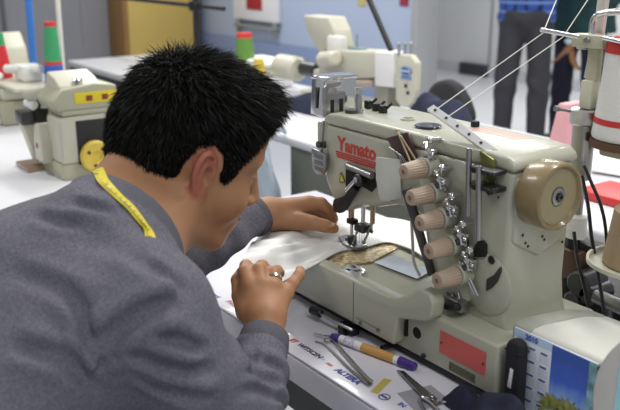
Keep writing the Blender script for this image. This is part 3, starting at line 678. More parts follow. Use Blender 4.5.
# cones
def cone_of_thread(base, h, r0, r1, mthread, label, bands=(), cap=None, name='thread_cone', group=None, tube=None, fl=None):
    t = thing(name, base, label, 'thread cone', group); B = Vector(base)
    rr = lambda u: r0+(r1-r0)*u
    prof = [(0, 0), (r0*.97, 0), (r0, h*.02)]+[(rr(u/20)*(1+.004*(u % 2)), h*(.02+.96*u/20)) for u in range(1, 20)]+[(r1, h*.98), (r1*.9, h), (0, h)]
    MB().lathe(prof, Matrix.Translation(B), 40).build('yarn', mthread, t)
    for (u0, u1, m) in bands:
        MB().lathe([(rr(u0)*.9, h*u0), (rr(u0)*1.015, h*u0), (rr(u1)*1.015, h*u1), (rr(u1)*.9, h*u1)], Matrix.Translation(B), 40).build('band', m, t)
    MB().lathe([(0, 0), (r1*.55, 0), (r1*.5, h*.07), (r1*.3, h*.07), (r1*.3, h*.02), (0, h*.02)], Matrix.Translation(B+Vector((0, 0, h))), 24).build('cone_tip', cap or mat('brown_card', '8A7560', .8), t)
    return t
WY = mat('white_yarn', 'E4E3E0', .85, noise=.3, nscale=30, bump=.35, bscale=120, stretch=(1, 1, 14))
RY = mat('red_yarn', 'C63A36', .8, noise=.3, nscale=60, bump=.3)
BY = mat('beige_yarn', 'B49E80', .85, noise=.4, nscale=50, color2='A48D70', bump=.35, bscale=120, stretch=(1, 1, 14))
wc = at(632, 138, 'y', .22)
cone_of_thread(tuple(wc), .150, .061, .049, WY, 'tall white thread cone with red bands on the upper tray at right', ((.16, .22, RY),), RY)
cw = bpy.data.objects['thread_cone']
top = MB().lathe([(.020, .131), (.0518, .131), (.0502, .150), (.040, .154), (.02, .154)], Matrix.Translation(wc), 40); top.build('red_wrap', RY, cw)
bcn = at(641, 264, 'y', .16)
cone_of_thread(tuple(bcn), .085, .056, .046, BY, 'beige thread cone on the lower cream tray at right', (), mat('dark_spindle', '6A625A', .6))
st = thing('cone_stand', (.56, .24, .75), 'thread cone stand with cream trays behind the cream cover at right', 'thread stand')
def tray(c, r, h=.006):
    MB().lathe([(0, -.004), (r*.9, -.004), (r, 0), (r, h), (r*.95, h), (r*.93, .0), (0, -.001)], Matrix.Translation(Vector(c)-Vector((0, 0, .001))), 48).build('tray', CREAM2, st)
tray(bcn, .079)
MB().lathe([(0, -.0005), (.062, -.0005), (.064, -.012), (0, -.012)], Matrix.Translation(wc-Vector((0, 0, .0008))), 48).build('tray_pad', mat('brown_pad', '5A3E2E', .7), st)
MB().box((wc.x-.045, wc.y-.02, wc.z-.034), (wc.x+.09, wc.y+.02, wc.z-.0135), .006).build('tray_arm', STB, st)
pole = (wc.x+.085, wc.y+.05)
MB().cyl((pole[0], pole[1], .7505), (pole[0], pole[1], 1.45), .009).build('pole', STEEL, st)
MB().box((wc.x+.07, wc.y-.02, wc.z-.034), (wc.x+.10, wc.y+.065, wc.z-.0135), .004).build('arm_joint', STB, st)
MB().cyl((bcn.x+.02, bcn.y, bcn.z-.008), (pole[0], pole[1], bcn.z-.008), .006).build('tray_arm', STEEL, st)
MB().lathe([(0, 0), (.06, 0), (.06, .008), (.02, .014), (0, .014)], Matrix.Translation((pole[0], pole[1], .7505)), 32).build('stand_base', BLACK, st)
# cables, rods and dark gear behind the machine
CAB = mat('black_cable', '131316', .4)
def cable(pts, label, r=.004): return tag(MB().tube(pts, r, 8, smooth=8).build('cable', CAB), label, 'cable')
cable([at(584, 166, 'y', .172), at(592, 184, 'y', .168), at(600, 203, 'y', .166), at(605, 224, 'y', .170), at(607, 250, 'y', .20), at(606, 280, 'y', .25)], 'black cable looping down behind the hand wheel, the outer one', .0027)
cable([at(582, 176, 'y', .17), at(588, 205, 'y', .16), at(592, 240, 'y', .15), at(600, 285, 'y', .135), at(606, 325, 'y', .125)], 'black cable hanging behind the hand wheel beside the white sleeve', .0030)
cable([at(574, 232, 'y', .175), at(578, 262, 'y', .16), at(585, 290, 'y', .145), at(590, 315, 'y', .135)], 'black cable dropping below the white sleeve', .0030)
gu = thing('puller_unit', (.44, .22, .75), 'dark mechanical unit with steel rod behind the column of the big machine', 'machine unit')
MB().box((.24, .215, .7505), (.44, .30, .83), .006).build('unit_body', BLACK, gu)
for (x, y, r) in ((577, 285, .022), (586, 296, .016), (570, 300, .014)):
    p = at(x, y, 'y', .16); MB().cyl(p, p+Vector((0, .055, 0)), r, seg=24, bev=.003).build('drum', DARKST, gu)
p = at(568, 262, 'y', .18); MB().box((p.x-.02, .18, p.z-.03), (p.x+.02, .215, p.z+.02), .004).build('coil_housing', mat('brown_bakelite', '5E4334', .5, noise=.5), gu)
MB().box((.22, .20, .878), (.37, .235, .905), .004).build('unit_bracket', BLACK, gu)
MB().box((.36, .222, .82), (.375, .235, .89), .002).build('unit_bracket', BLACK, gu)
p = at(596, 296, 'y', .17); MB().cyl(p, p+Vector((.16, .0, -.01)), .012).build('steel_rod', STEEL, gu)
MB().cyl(p+Vector((.02, .0, 0)), (p.x+.02, .20, .751), .006).build('rod_support', DARKST, gu)
# ================================================================ behind: machines and cones
def cone_small(p, h, r0, r1, parts, label, group=None):
    """parts: (from, to, material) up the height"""
    t = thing('thread_cone', tuple(p), label, 'thread cone', group); B = Vector(p)
    for u0, u1, m, nm in parts:
        ra = r0+(r1-r0)*u0; rb = r0+(r1-r0)*u1
        MB().lathe([(0, h*u0), (ra, h*u0), (rb, h*u1), (rb*.8, h*u1+.001), (0, h*u1+.001)], Matrix.Translation(B), 28).build(nm, m, t)
    return t
GRY = mat('green_yarn', '3E9A66', .8, noise=.4, nscale=40); GR2 = mat('moss_green_yarn', '5F8A3E', .8, noise=.4, nscale=40); BLY = mat('blue_yarn', '3A5FB4', .8, noise=.4, nscale=40)
# ---- overlock at the left
OCR = mat('aged_cream_enamel', 'B0AE97', .4, noise=.4, nscale=10, color2='A6A48C')
OCL = mat('light_aged_cream', 'C4C2B0', .4, noise=.4, nscale=10)
ov = thing('overlock_machine', (-1.16, -.02, .75), 'cream overlock machine with yellow front label and yellow hand wheel beside the seated man', 'sewing machine')
# front runs along x; the wheel end looks to +x
E_ = -1.10
def ox(px, py): return at(px, py, 'x', E_)
MB().box((-1.36, -.135, .7505), (E_-.005, .04, .80), .006).build('base', OCR, ov)
MB().prism([(-.135, .80), (-.135, .93), (-.125, .94), (.02, .945), (.045, .92), (.045, .80)], 'x', -1.24, E_, .008, 3).build('body', OCL, ov)
MB().box((-1.25, -.125, .943), (E_+.005, .055, .958), .004).build('waist_cover', OCR, ov)
hd = MB().prism([(-.14, .958), (-.155, .985), (-.12, 1.02), (-.02, 1.032), (.05, 1.022), (.055, .985), (.05, .958)], 'x', -1.27, E_+.008, .006, 3).build('head_cover', OCR, ov)
MB().prism([(-1.27, 1.03), (-1.25, 1.06), (-1.17, 1.045), (-1.12, 1.025), (-1.12, 1.01), (-1.27, 1.0)], 'y', -.12, .01, .006, 3).build('lid', OCL, ov)
MB().box((E_+.0085, -.085, .975), (E_+.0105, .05, 1.008), .001).build('yellow_label', YEL, ov)
for y in (-.05, .0): MB().box((E_+.0105, y, .982), (E_+.0115, y+.02, .998)).build('label_mark', mat('dark_red_print', '8C3A26', .5), ov)
p = at(86, 76, 'x', -1.13); MB().cyl(p-Vector((0, 0, .03)), p+Vector((0, 0, .012)), .016, seg=20, bev=.004).build('oil_cap', CHROME, ov)
MB().prism([(-.085, .795), (-.085, .925), (.044, .925), (.044, .795)], 'x', E_-.002, E_+.004, .002).build('belt_opening', mat('dark_panel', '242326', .6), ov)
wl = MB().lathe([(0, 0), (.040, 0), (.047, .006), (.047, .022), (.041, .028), (.018, .028), (.016, .022), (0, .022)], AXX((E_+.004, -.036, .818)), 36).build('hand_wheel', mat('yellow_plastic', 'D9BE4E', .4, noise=.3), ov)
for a in (.8, 2.6, 4.5): MB().cyl((E_+.031, -.036+.028*cos(a), .818+.028*sin(a)), (E_+.033, -.036+.028*cos(a), .818+.028*sin(a)), .006, seg=10).build('wheel_hole', mat('brown_hole', '5E4A22', .7), wl)
# front side cover and presser unit
MB().prism([(-1.30, .79), (-1.305, .85), (-1.28, .905), (-1.235, .91), (-1.215, .86), (-1.215, .79)], 'y', -.165, -.125, .006, 3).build('looper_cover', OCL, ov)
MB().cyl((-1.262, -.168, .84), (-1.262, -.164, .84), .008).build('cover_knob', mat('red_knob', '9A4A3A', .5), ov)
MB().prism([(-.150, .775), (-.185, .90), (-.175, .925), (-.115, .93), (-.115, .775)], 'x', -1.40, -1.34, .004).build('cloth_plate', OCL, ov)
MB().prism([(-.19, .895), (-.19, .935), (-.115, .94), (-.115, .895)], 'x', -1.405, -1.325, .004).build('presser_block', DARKST, ov)
MB().cyl((-1.33, -.15, .93), (-1.30, -.12, .99), .010).box((-1.34, -.15, .90), (-1.30, -.11, .945), .004).build('presser_lever', BLACK, ov)
MB().cyl((-1.325, -.17, .99), (-1.255, -.10, 1.0), .020, .022, seg=20, bev=.004).build('tension_knob', OCL, ov)
MB().cyl((-1.30, -.15, .955), (-1.34, -.17, .965), .016, .012, seg=16, bev=.004).build('lamp_head', WHITEP, ov)
MB().box((-1.46, -.19, .7505), (-1.31, -.10, .765), .003).build('needle_plate', COPPER, ov)
for o in ov.children: o.matrix_parent_inverse = Matrix.Translation((1.10, .02, -.75))
ov.location = (-1.10, -.052, .75); ov.scale = (.74, .92, .95)
# ---- second overlock far left
o2 = thing('overlock_machine', (-2.0, .05, .75), 'cream overlock machine at left frame edge under the red and green cones', 'sewing machine')
p = at(4, 108, 'y', -.05); q = at(48, 108, 'y', .12)
x0, x1 = -2.42, -1.98
MB().box((x0, -.06, .7505), (x1, .20, .84), .012).build('base', OCR, o2)
MB().box((x0+.02, -.05, .84), (x1-.01, .19, .888), .012).build('upper_cover', OCL, o2)
MB().prism([(x0+.02, .885), (x0+.03, 1.02), (x0+.07, 1.06), (x0+.13, 1.0), (x0+.165, .885)], 'y', .05, .15, .01, 3).build('arm', OCL, o2)
MB().tube([(-2.10, -.02, .92), (-2.03, -.07, .90), (-2.02, -.08, .80), (-2.02, -.06, .76)], .014, 10, smooth=5).build('white_hose', WHITEP, o2)
MB().box((x1-.08, .02, .906), (x1+.02, .1, .966), .01).cyl((x1-.10, .0, .946), (x1+.05, .08, .956), .016).build('tension_block', WHITEP, o2)
def place(px, py, d): return at(px, py, 'd', d)
cone_small(at(2, 77, 'x', -2.15), .165, .040, .018, ((0, .72, mat('bright_red_yarn', 'CE2F35', .8, noise=.3), 'yarn'), (.72, 1, GRY, 'cone_top')), 'red thread cone with green top at the left frame edge')
cone_small(at(55, 82, 'x', -1.9), .215, .036, .021, ((0, .30, BLY, 'yarn'), (.30, .355, RY, 'red_ring'), (.355, .93, GRY, 'yarn'), (.93, 1, RY, 'cone_top')), 'tall green and blue thread cone with red top behind the yellow-labelled overlock')
MB().box((-2.0, .0, .7505), (-1.80, .14, .758), .002)
pd = thing('cone_stand', (-1.9, .06, .75), 'cream thread stand with blue and white upright poles at the far left', 'thread stand')
c_ = at(55, 82, 'x', -1.9); c2 = at(2, 77, 'x', -2.15)
MB().box((-2.24, min(c2.y, c_.y)-.05, c_.z-.016), (-1.84, max(c_.y, c2.y)+.05, c_.z-.003), .004).build('stand_plate', OCL, pd)
for x in (-1.97, -1.87): MB().box((x, c_.y-.0, .7505), (x+.02, c_.y+.02, c_.z-.0165), .003).build('stand_leg', STEEL, pd)
a0 = at(33, 62, 'x', -2.05); a1 = at(27, -20, 'x', -2.05); MB().cyl((a0.x, a0.y, c_.z-.002), a1, .013).build('blue_pole', mat('blue_enamel', '3C78C8', .4), pd)
a0 = at(63, 72, 'x', -1.97); a1 = at(56, -20, 'x', -1.97); MB().cyl((a0.x, a0.y, c_.z-.002), a1, .009).build('white_pole', mat('white_enamel', 'DDDAD2', .4), pd)
# ---- black pipe rack and yellow board in the back left
rk = thing('pipe_rack', (-3.2, 1.2, .75), 'black pipe thread rack standing on the grey work table', 'rack')
a0 = at(197, 46, 'y', 1.2); a1 = at(195, -25, 'y', 1.2)
MB().cyl((a0.x, 1.2, .7505), a1, .017, seg=14).build('upright', mat('black_pipe', '2A2A2E', .4, .4), rk)
b0 = at(80, 3, 'y', 1.2); b1 = at(224, 7, 'y', 1.2); zz = at(197, 6, 'y', 1.2).z
MB().cyl((b0.x, 1.2, zz), (b1.x, 1.2, zz), .011, seg=12).build('cross_pipe', MATS['black_pipe'], rk)
MB().box((a0.x-.03, 1.175, zz-.025), (a0.x+.03, 1.225, zz+.025), .006).build('pipe_joint', BLACK, rk)
MB().cyl((a0.x, 1.2, .7505), (a0.x, 1.2, .76), .06, seg=24).build('foot', BLACK, rk)
MB().cyl((b0.x+.01, 1.2, zz), (b0.x+.02, 1.2, .7505), .006, seg=10).build('thin_rod', STEEL, rk)
cb = thing('cupboard', (-6.2, 1.6, 0), 'tan yellow cupboard against the far grey wall', 'cupboard')
ya = at(124, 30, 'x', -6.05).y; yb_ = at(199, 30, 'x', -6.05).y
MB().box((-6.395, ya, .0), (-6.05, yb_, 2.0), .008).build('carcass', mat('tan_brown_wood', '8E6A3A', .5, noise=.4, nscale=3), cb)
MB().box((-6.05, ya+.04, .06), (-6.03, yb_-.01, 1.96), .004).build('door', mat('tan_yellow_panel', 'C2A75A', .5, noise=.4, nscale=2), cb)
# ---- green cone, yellow cone, white pile, picture shelf
cone_small(at(245, 66, 'y', 1.18), .155, .050, .036, ((0, .86, GR2, 'yarn'), (.86, 1, RY, 'cone_top')), 'moss green thread cone with red top behind the man')
cone_small(at(259, 78, 'y', 1.1), .085, .036, .022, ((0, 1, mat('yellow_yarn', 'CDB44A', .8, noise=.3), 'yarn'),), 'short yellow thread cone beside the white cloth pile')
bp_ = at(245, 66, 'y', 1.18)
bx = thing('cone_board', (bp_.x, 1.14, .75), 'low white rack board holding the moss green and yellow cones', 'board')
for k, (px, py, y) in enumerate(((245, 66, 1.18), (259, 78, 1.1))):
    p = at(px, py, 'y', y); MB().box((p.x-.06, y-.05, .7505), (p.x+.06, y+.05, p.z-.001), .004).build('step', mat('white_board', 'DDDBD6', .5), bx)
WPL = mat('white_folded_cloth', 'ECECEE', .8, noise=.3, nscale=8, bump=.2, bscale=60)
for k, (x, y, z0, w, d, h) in enumerate(((-2.36, 1.26, .7505, .26, .16, .06), (-2.35, 1.27, .8115, .24, .15, .04), (-2.30, 1.26, .8525, .22, .14, .03))):
    tag(MB().box((x-w*.38, y-d/2-.03, z0), (x+w*.9, y+d/2, z0+h-.001), .018, 3).build('folded_cloth', WPL), ('lowest', 'middle', 'topmost')[k]+' white folded cloth of the pile behind the man beside the white machine', 'fabric', 'white cloth pile')
sh = thing('wall_sign', (-4.6, 3.0, 1.3), 'white notice board with red picture hung on the blue partition', 'sign')
s0 = at(236, 18, 'y', 3.03); s1 = at(280, 12, 'y', 3.03)
MB().box((s0.x, 3.0, s0.z), (s1.x, 3.048, s0.z+.42), .01).build('board', mat('white_board_plastic', 'E2E1E4', .5), sh)
r0 = at(246, 9, 'y', 2.99); r1 = at(261, 9, 'y', 2.99)
MB().box((r0.x, 2.992, r0.z), (r1.x, 3.0005, r0.z+.16), .002).build('red_picture', mat('red_picture', 'A82A30', .5, noise=.8, nscale=12), sh)
MB().box((s0.x+.05, 2.97, s0.z-.06), (s1.x-.02, 3.045, s0.z-.04), .004).build('lower_shelf', mat('grey_green_shelf', '8A8F88', .5), sh)
for x in (s0.x+.06, s1.x-.06): MB().box((x, 2.99, s0.z-.12), (x+.03, 3.03, s0.z), .004).build('bracket', MATS['grey_green_shelf'], sh)
for px, m_, lb, c in ((361, mat('tan_note', 'C9B87A', .6), 'small tan note pinned on the blue partition', 'note'), (403, mat('dark_red_note', '9A3048', .6), 'small dark red note pinned on the blue partition near its end', 'note')):
    p = at(px, 6, 'y', 3.04); tag(MB().box((p.x-.04, 3.042, p.z), (p.x+.045, 3.0495, p.z+.14), .001).build('pinned_note', m_), lb, c)

# ---- machine of the second row
BM = mat('white_cream_enamel', 'C2C0AF', .4, noise=.3, nscale=8)
bm = thing('sewing_machine', (-1.7, 1.25, .75), 'small white machine with blue oval badge on the second row of tables', 'sewing machine')
YB = 1.16
def bx_(px, py, y=YB): return at(px, py, 'y', y)
def hull(pts, y0, y1, name, m, parent=bm, bev=.008, ref=None):
    P_ = [at(x, y, 'y', ref or y0) for x, y in pts]
    return MB().prism([(p.x, p.z) for p in P_], 'y', y0, y1, bev, 3, angle=15).build(name, m, parent)
face = hull(((396, 60), (400, 54), (410, 55), (416, 63), (415, 90), (410, 104), (402, 108), (395, 100)), 1.10, 1.128, 'head', BM, bev=.006)
hull(((374, 51), (393, 52), (393, 88), (374, 86)), 1.12, 1.18, 'face_cover', mat('white_cover', 'E0DFDD', .4))
hull(((318, 52), (340, 50), (376, 52), (376, 78), (330, 80), (318, 74)), 1.15, 1.27, 'arm', BM)
hull(((303, 15), (328, 17), (334, 30), (338, 48), (318, 52), (307, 32)), 1.17, 1.26, 'rear_housing', BM)
p0 = at(291, 68, 'y', 1.2); MB().cyl(p0+Vector((-.09, 0, 0)), p0+Vector((.06, 0, 0)), .055, seg=32, bev=.012).build('hand_wheel', BM, bm)
p0 = at(304, 68, 'y', 1.2); MB().cyl(p0, p0+Vector((.10, 0, 0)), .032, seg=20).build('wheel_shaft', DARKST, bm)
pc_ = at(322, 60, 'y', 1.13); MB().cyl(pc_+Vector((0, 0, .0)), pc_+Vector((.12, -.02, .02)), .032, .03, seg=20, bev=.008).build('cylinder_cover', BM, bm)
hull(((318, 78), (372, 80), (372, 88), (330, 90), (318, 86)), 1.15, 1.24, 'lower_rail', mat('pinkish_beige_rail', 'B4A498', .5, noise=.4))
a0 = at(385, 108, 'y', 1.15); zt_ = at(385, 86, 'y', 1.15).z
MB().box((a0.x-.045, 1.13, .7505), (a0.x+.035, 1.20, zt_), .008).build('needle_unit', mat('grey_cream_metal', '9C9A8C', .4, .3, noise=.5), bm)
MB().box((a0.x-.55, 1.14, .7505), (a0.x-.06, 1.26, .80), .008).build('bed', BM, bm)
MB().box((a0.x-.48, 1.16, .80), (a0.x-.30, 1.25, at(330, 80, 'y', 1.15).z+.03), .01).build('column', BM, bm)
p = at(406, 71, 'y', 1.0985); MB().lathe([(0, 0), (.030, 0), (.030, .003), (0, .004)], AXNY(p) @ Matrix.Diagonal((1, .55, 1, 1)), 32).build('oval_badge', mat('blue_badge', '2E5E9E', .4), bm)
MB().lathe([(.024, 0), (.027, 0), (.027, .0046), (.024, .0046)], AXNY(p) @ Matrix.Diagonal((1, .55, 1, 1)), 32).build('badge_ring', mat('pale_blue_print2', 'BFD0E2', .5), bm)
MB().box((p.x-.02, 1.0925, p.z-.003), (p.x+.02, 1.0950, p.z+.003)).build('badge_lettering', MATS['pale_blue_print2'], bm)
p = at(406, 78, 'y', 1.099); MB().box((p.x-.026, 1.0975, p.z-.006), (p.x+.028, 1.1005, p.z+.006), .001).build('blue_strip', mat('blue_print3', '6E8FC0', .5), bm)
for px, py in ((406, 86), (408, 93)): p = at(px, py, 'y', 1.099); MB().cyl(p, p+Vector((0, -.003, 0)), .007, seg=14).build('plug', BLACK, bm)
b = MB()
for px in (399, 405, 411): p = at(px, 51, 'y', 1.13); b.cyl(p-Vector((0, 0, .02)), p+Vector((0, 0, .022)), .005).ball(p+Vector((0, 0, .024)), .008)
b.build('tension_post', mat('grey_post', '9A9A98', .4, .3), bm)
p = at(357, 47, 'y', 1.2); MB().cyl(p-Vector((0, 0, .02)), p+Vector((0, 0, .05)), .004).box(p+Vector((-.03, -.02, -.02)), p+Vector((.04, .02, 0)), .004).build('thread_pin', mat('teal_grey', '7E9496', .4), bm)
MB().box((at(333, 45, 'y', 1.18).x-.02, 1.16, at(333, 45, 'y', 1.18).z-.05), (at(341, 45, 'y', 1.18).x+.02, 1.2, at(333, 35, 'y', 1.18).z), .01).build('white_cap', WHITEP, bm)
a0 = at(391, 50, 'y', 1.15); a1 = at(365, -10, 'y', 1.15); MB().cyl(a0, a1, .011, seg=12).build('black_tube', BLACK, bm)
# dark navy cloth heaps on the second row
NV2 = mat('dark_blue_cloth', '20243E', .9, noise=.5, nscale=20)
fold_cloth('cloth_heap', (-1.58, 1.04, .7505), .20, .07, .085, NV2, 'dark blue cloth heap at foot of the small white machine', 'fabric', 8)
fold_cloth('cloth_heap', (-1.05, 1.24, .7505), .17, .11, .12, NV2, 'dark navy cloth heap between the white machine and black chair', 'fabric', 12)
fold_cloth('cloth_heap', (-2.0, 1.0, .7505), .16, .08, .045, mat('blue_cloth', '4A5E8C', .9, noise=.5, nscale=20), 'low blue cloth heap beside the white cloth pile', 'fabric', 14)
# ---- black chair back
ch = thing('office_chair', (-1.35, 1.62, 0), 'black office chair with rounded back behind the second row table', 'chair')
BF = mat('black_upholstery', '2B2B2F', .8, noise=.4, nscale=40)
bc = [at(x, y, 'y', 1.60) for x, y in ((428, 118), (427, 100), (430, 88), (437, 81), (447, 79), (457, 85), (465, 98), (470, 112), (471, 122), (460, 128), (440, 128))]
MB().prism([(p.x, p.z) for p in bc], 'y', 1.585, 1.645, .02, 4, angle=5).build('backrest', BF, ch)
cx_ = sum(p.x for p in bc)/len(bc); zb = min(p.z for p in bc)
MB().lathe([(0, 0), (.20, 0), (.22, .03), (.21, .06), (0, .075)], Matrix.Translation((cx_, 1.80, .43)), 32).build('seat', BF, ch)
MB().box((cx_-.03, 1.64, .46), (cx_+.03, 1.66, zb+.10), .004).box((cx_-.03, 1.64, .42), (cx_+.03, 1.82, .432), .004).build('back_bracket', BLACK, ch)
MB().cyl((cx_, 1.80, .09), (cx_, 1.80, .43), .025).build('gas_column', DARKST, ch)
for k in range(5):
    a = 2*pi*k/5+.3; e = Vector((cx_+.27*cos(a), 1.80+.27*sin(a), .07))
    lg = MB().cyl((cx_, 1.80, .10), e, .020, .014).build('base_arm', BLACK, ch)
    MB().cyl(e+Vector((-.012, 0, -.045)), e+Vector((.012, 0, -.045)), .025, bev=.005).cyl(e+Vector((0, 0, -.04)), e, .008).build('castor', BLACK, lg)
# ---- plastic bag and things behind the hand
bagm = mat('pale_blue_film', 'C4D4E6', .25, trans=.35, spec=.5, noise=.4, nscale=14, color2='DDE6F0', bump=.6, bscale=30)
P = []
bo = [(262, 126), (282, 128)]; 
for i in range(15):
    v = i/14; row = []
    for j in range(33):
        a = 2*pi*j/32
        hw_ = .050+.055*min(1, v*1.6)-.012*max(0, v-.85)/.15; dp = .03+.05*min(1, v*1.4)
        wr = 1+.10*sin(4*a+5*v)+.06*sin(7*a-9*v)
        row.append((-1.31+.035*v+hw_*cos(a)*wr*1.2, .59+dp*sin(a)*wr*.7, .795-.35*v))
    P.append(row)
b = MB(); b.grid(P); bmesh.ops.remove_doubles(b.bm, verts=b.bm.verts, dist=1e-5)
bmesh.ops.contextual_create(b.bm, geom=[e for e in b.bm.edges if e.is_boundary and all(v.co.z < .46 for v in e.verts)])
bg = thing('plastic_bag', (-1.30, .62, .45), 'pale blue clear plastic bag hanging from the second row table', 'bag')
b.build('bag_body', bagm, bg, 70)
MB().tube([(-1.36, .62, .79), (-1.35, .66, .80), (-1.33, .71, .757), (-1.28, .71, .757), (-1.26, .66, .80), (-1.25, .62, .79)], .006, 8, smooth=5).build('bag_handle', bagm, bg)
# ---- papers and red case at the right on the second row
sheet(((603, 146), (640, 150), (640, 178), (592, 170)), .7605, PAPW, 'white_paper', 'white paper sheets on the table behind the white thread cone', 'paper', .004)
p = at(585, 150, 'y', 1.1)
pk = MB().prism([(p.x-.11, .7505), (p.x-.07, .95), (p.x-.035, .95), (p.x-.02, .7505)], 'y', 1.05, 1.14, .006).build('pink_packet', mat('pink_packet_paper', 'E3A9AE', .6, noise=.4, nscale=8))
tag(pk, 'pink packet standing on the table behind the metal thread post', 'packet')
p = at(600, 190, 'z', .7505)
tag(MB().box((p.x+.0, .87, .7505), (p.x+.5, 1.02, .774), .006).build('red_case', mat('red_case_plastic', 'C62F2E', .45, noise=.3)), 'flat red case on the table behind the thread cones', 'case')
# ---- dark box on the floor
p = at(474, 75, 'z', 0)
tag(MB().box((p.x-.20, p.y-.05, 0), (p.x+.22, p.y+.20, .13), .01).build('floor_box', mat('dark_box', '35353A', .6)), 'low dark box on the floor by the pale far wall', 'box')
# ================================================================ people: smooth implicit surfaces meshed with surface nets
f32 = np.float32
def V3(*a): return np.array(a, dtype=f32)
def cone_(p, a, b, ra, rb):
    a = np.asarray(a, f32); b = np.asarray(b, f32); d = b-a; L2 = float(d @ d)+1e-12
    q = p-a; t = np.clip((q @ d)/L2, 0, 1)
    return np.sqrt(((q-t[:, None]*d)**2).sum(1))-(ra+(rb-ra)*t)
def ell(p, c, r, R=None):
    q = p-np.asarray(c, f32)
    if R is not None: q = q @ np.asarray(R, f32).T     # rows of R are the axes
    r = np.asarray(r, f32)
    k0 = np.sqrt(((q/r)**2).sum(1)); k1 = np.sqrt(((q/(r*r))**2).sum(1))+1e-9
    return k0*(k0-1)/k1
def smin(a, b, k):
    if k <= 0: return np.minimum(a, b)
    h = np.clip(.5+.5*(b-a)/k, 0, 1); return b+(a-b)*h-k*h*(1-h)
def smax(a, b, k): return -smin(-a, -b, k)
def chain(p, pts, rs, k=0):
    d = None
    for i in range(len(pts)-1):
        e = cone_(p, pts[i], pts[i+1], rs[i], rs[i+1]); d = e if d is None else (smin(d, e, k) if k else np.minimum(d, e))
    return d
def mesh_sdf(name, fn, lo, hi, h, m, parent, margin=1.6, smooth=0):
    B = 8; lo = np.asarray(lo, np.float64); hi = np.asarray(hi, np.float64)
    nb = np.ceil((hi-lo)/(h*B)).astype(int)
    gi = np.stack(np.meshgrid(*[np.arange(n) for n in nb], indexing='ij'), -1).reshape(-1, 3)
    cen = (lo+(gi+.5)*h*B).astype(f32)
    d = np.concatenate([fn(c) for c in np.array_split(cen, max(1, len(cen)//40000))])
    gi = gi[np.abs(d) < B*h*.87*margin]
    loc = np.stack(np.meshgrid(*[np.arange(B+1)]*3, indexing='ij'), -1).reshape(-1, 3)
    N = nb*B+2
    cid = []; cv = []; quads = []; edges = []
    key = lambda i: (i[..., 0]*N[1]+i[..., 1])*N[2]+i[..., 2]
    for blk in np.array_split(gi, max(1, len(gi)//160)):
        idx = blk[:, None, :]*B+loc[None]
        pts = (lo+idx*h).astype(f32)
        v = fn(pts.reshape(-1, 3)).reshape(len(blk), B+1, B+1, B+1)
        s = v < 0
        corners = [(i, j, k) for i in (0, 1) for j in (0, 1) for k in (0, 1)]
        cnt = sum(s[:, i:B+i, j:B+j, k:B+k].astype(np.int8) for i, j, k in corners)
        act = (cnt > 0) & (cnt < 8)
        bi, I, J, K = np.nonzero(act)
        if not len(bi): continue
        acc = np.zeros((len(bi), 3)); n = np.zeros(len(bi))
        for a in corners:
            for ax in range(3):
                if a[ax]: continue
                b = list(a); b[ax] = 1
                va = v[bi, I+a[0], J+a[1], K+a[2]]; vb = v[bi, I+b[0], J+b[1], K+b[2]]
                c = (va < 0) != (vb < 0); t = np.where(c, va/np.where(c, va-vb, 1), 0)
                P = np.tile(np.array(a, float), (len(bi), 1)); P[:, ax] = t
                acc += P*c[:, None]; n += c
        base = blk[bi]*B+np.stack([I, J, K], 1)
        cid.append(key(base)); cv.append(lo+(base+acc/n[:, None])*h)
        for ax in range(3):
            sl = [slice(0, B)]*3; sh = [slice(0, B)]*3; sh[ax] = slice(1, B+1)
            c = s[(slice(None), *sl)] != s[(slice(None), *sh)]
            bi2, I2, J2, K2 = np.nonzero(c)
            g = blk[bi2]*B+np.stack([I2, J2, K2], 1); inside = s[bi2, I2, J2, K2]
            o1, o2 = (ax+1) % 3, (ax+2) % 3
            q = []
            for du, dv in ((-1, -1), (0, -1), (0, 0), (-1, 0)):
                e = g.copy(); e[:, o1] += du; e[:, o2] += dv; q.append(key(e))
            q = np.stack(q, 1); q[~inside] = q[~inside][:, ::-1]; quads.append(q)
    cid = np.concatenate(cid); cv = np.concatenate(cv); quads = np.concatenate(quads)
    o = np.argsort(cid); cid = cid[o]; cv = cv[o]
    ix = np.searchsorted(cid, quads); ix = np.clip(ix, 0, len(cid)-1); ok = (cid[ix] == quads).all(1); ix = ix[ok]
    for _ in range(smooth):
        A = np.zeros_like(cv); n = np.zeros(len(cv))
        for a in range(4):
            for b in ((a+1) % 4, (a+3) % 4):
                np.add.at(A, ix[:, a], cv[ix[:, b]]); np.add.at(n, ix[:, a], 1)
        cv = .5*cv+.5*A/np.maximum(n, 1)[:, None]
    me = bpy.data.meshes.new(name); me.from_pydata(cv.tolist(), [], ix.tolist()); me.update()
    ob = link(name, me, m, parent, 0)
    return ob
def frame_of(az, pt, roll=0):
    a, p_, r_ = radians(az), radians(pt), radians(roll)
    f = Vector((cos(a)*cos(p_), sin(a)*cos(p_), sin(p_))); r = Vector((sin(a), -cos(a), 0)); u = r.cross(f)
    return f, r*cos(r_)-u*sin(r_), r*sin(r_)+u*cos(r_)

SKIN = mat('tan_skin', 'B08260', .5, sss=.12, noise=.5, nscale=16, color2='A37353', bump=.12, bscale=420, spec=.35)
LIPM = mat('lip_skin', 'A0685A', .45)
HAIRM = mat('black_hair', '141210', .6, spec=.22)
SHIRT = mat('heather_grey_jersey', '74737C', .9, noise=1, nscale=330, color2='5E5D67', bump=.35, bscale=600, spec=.2)

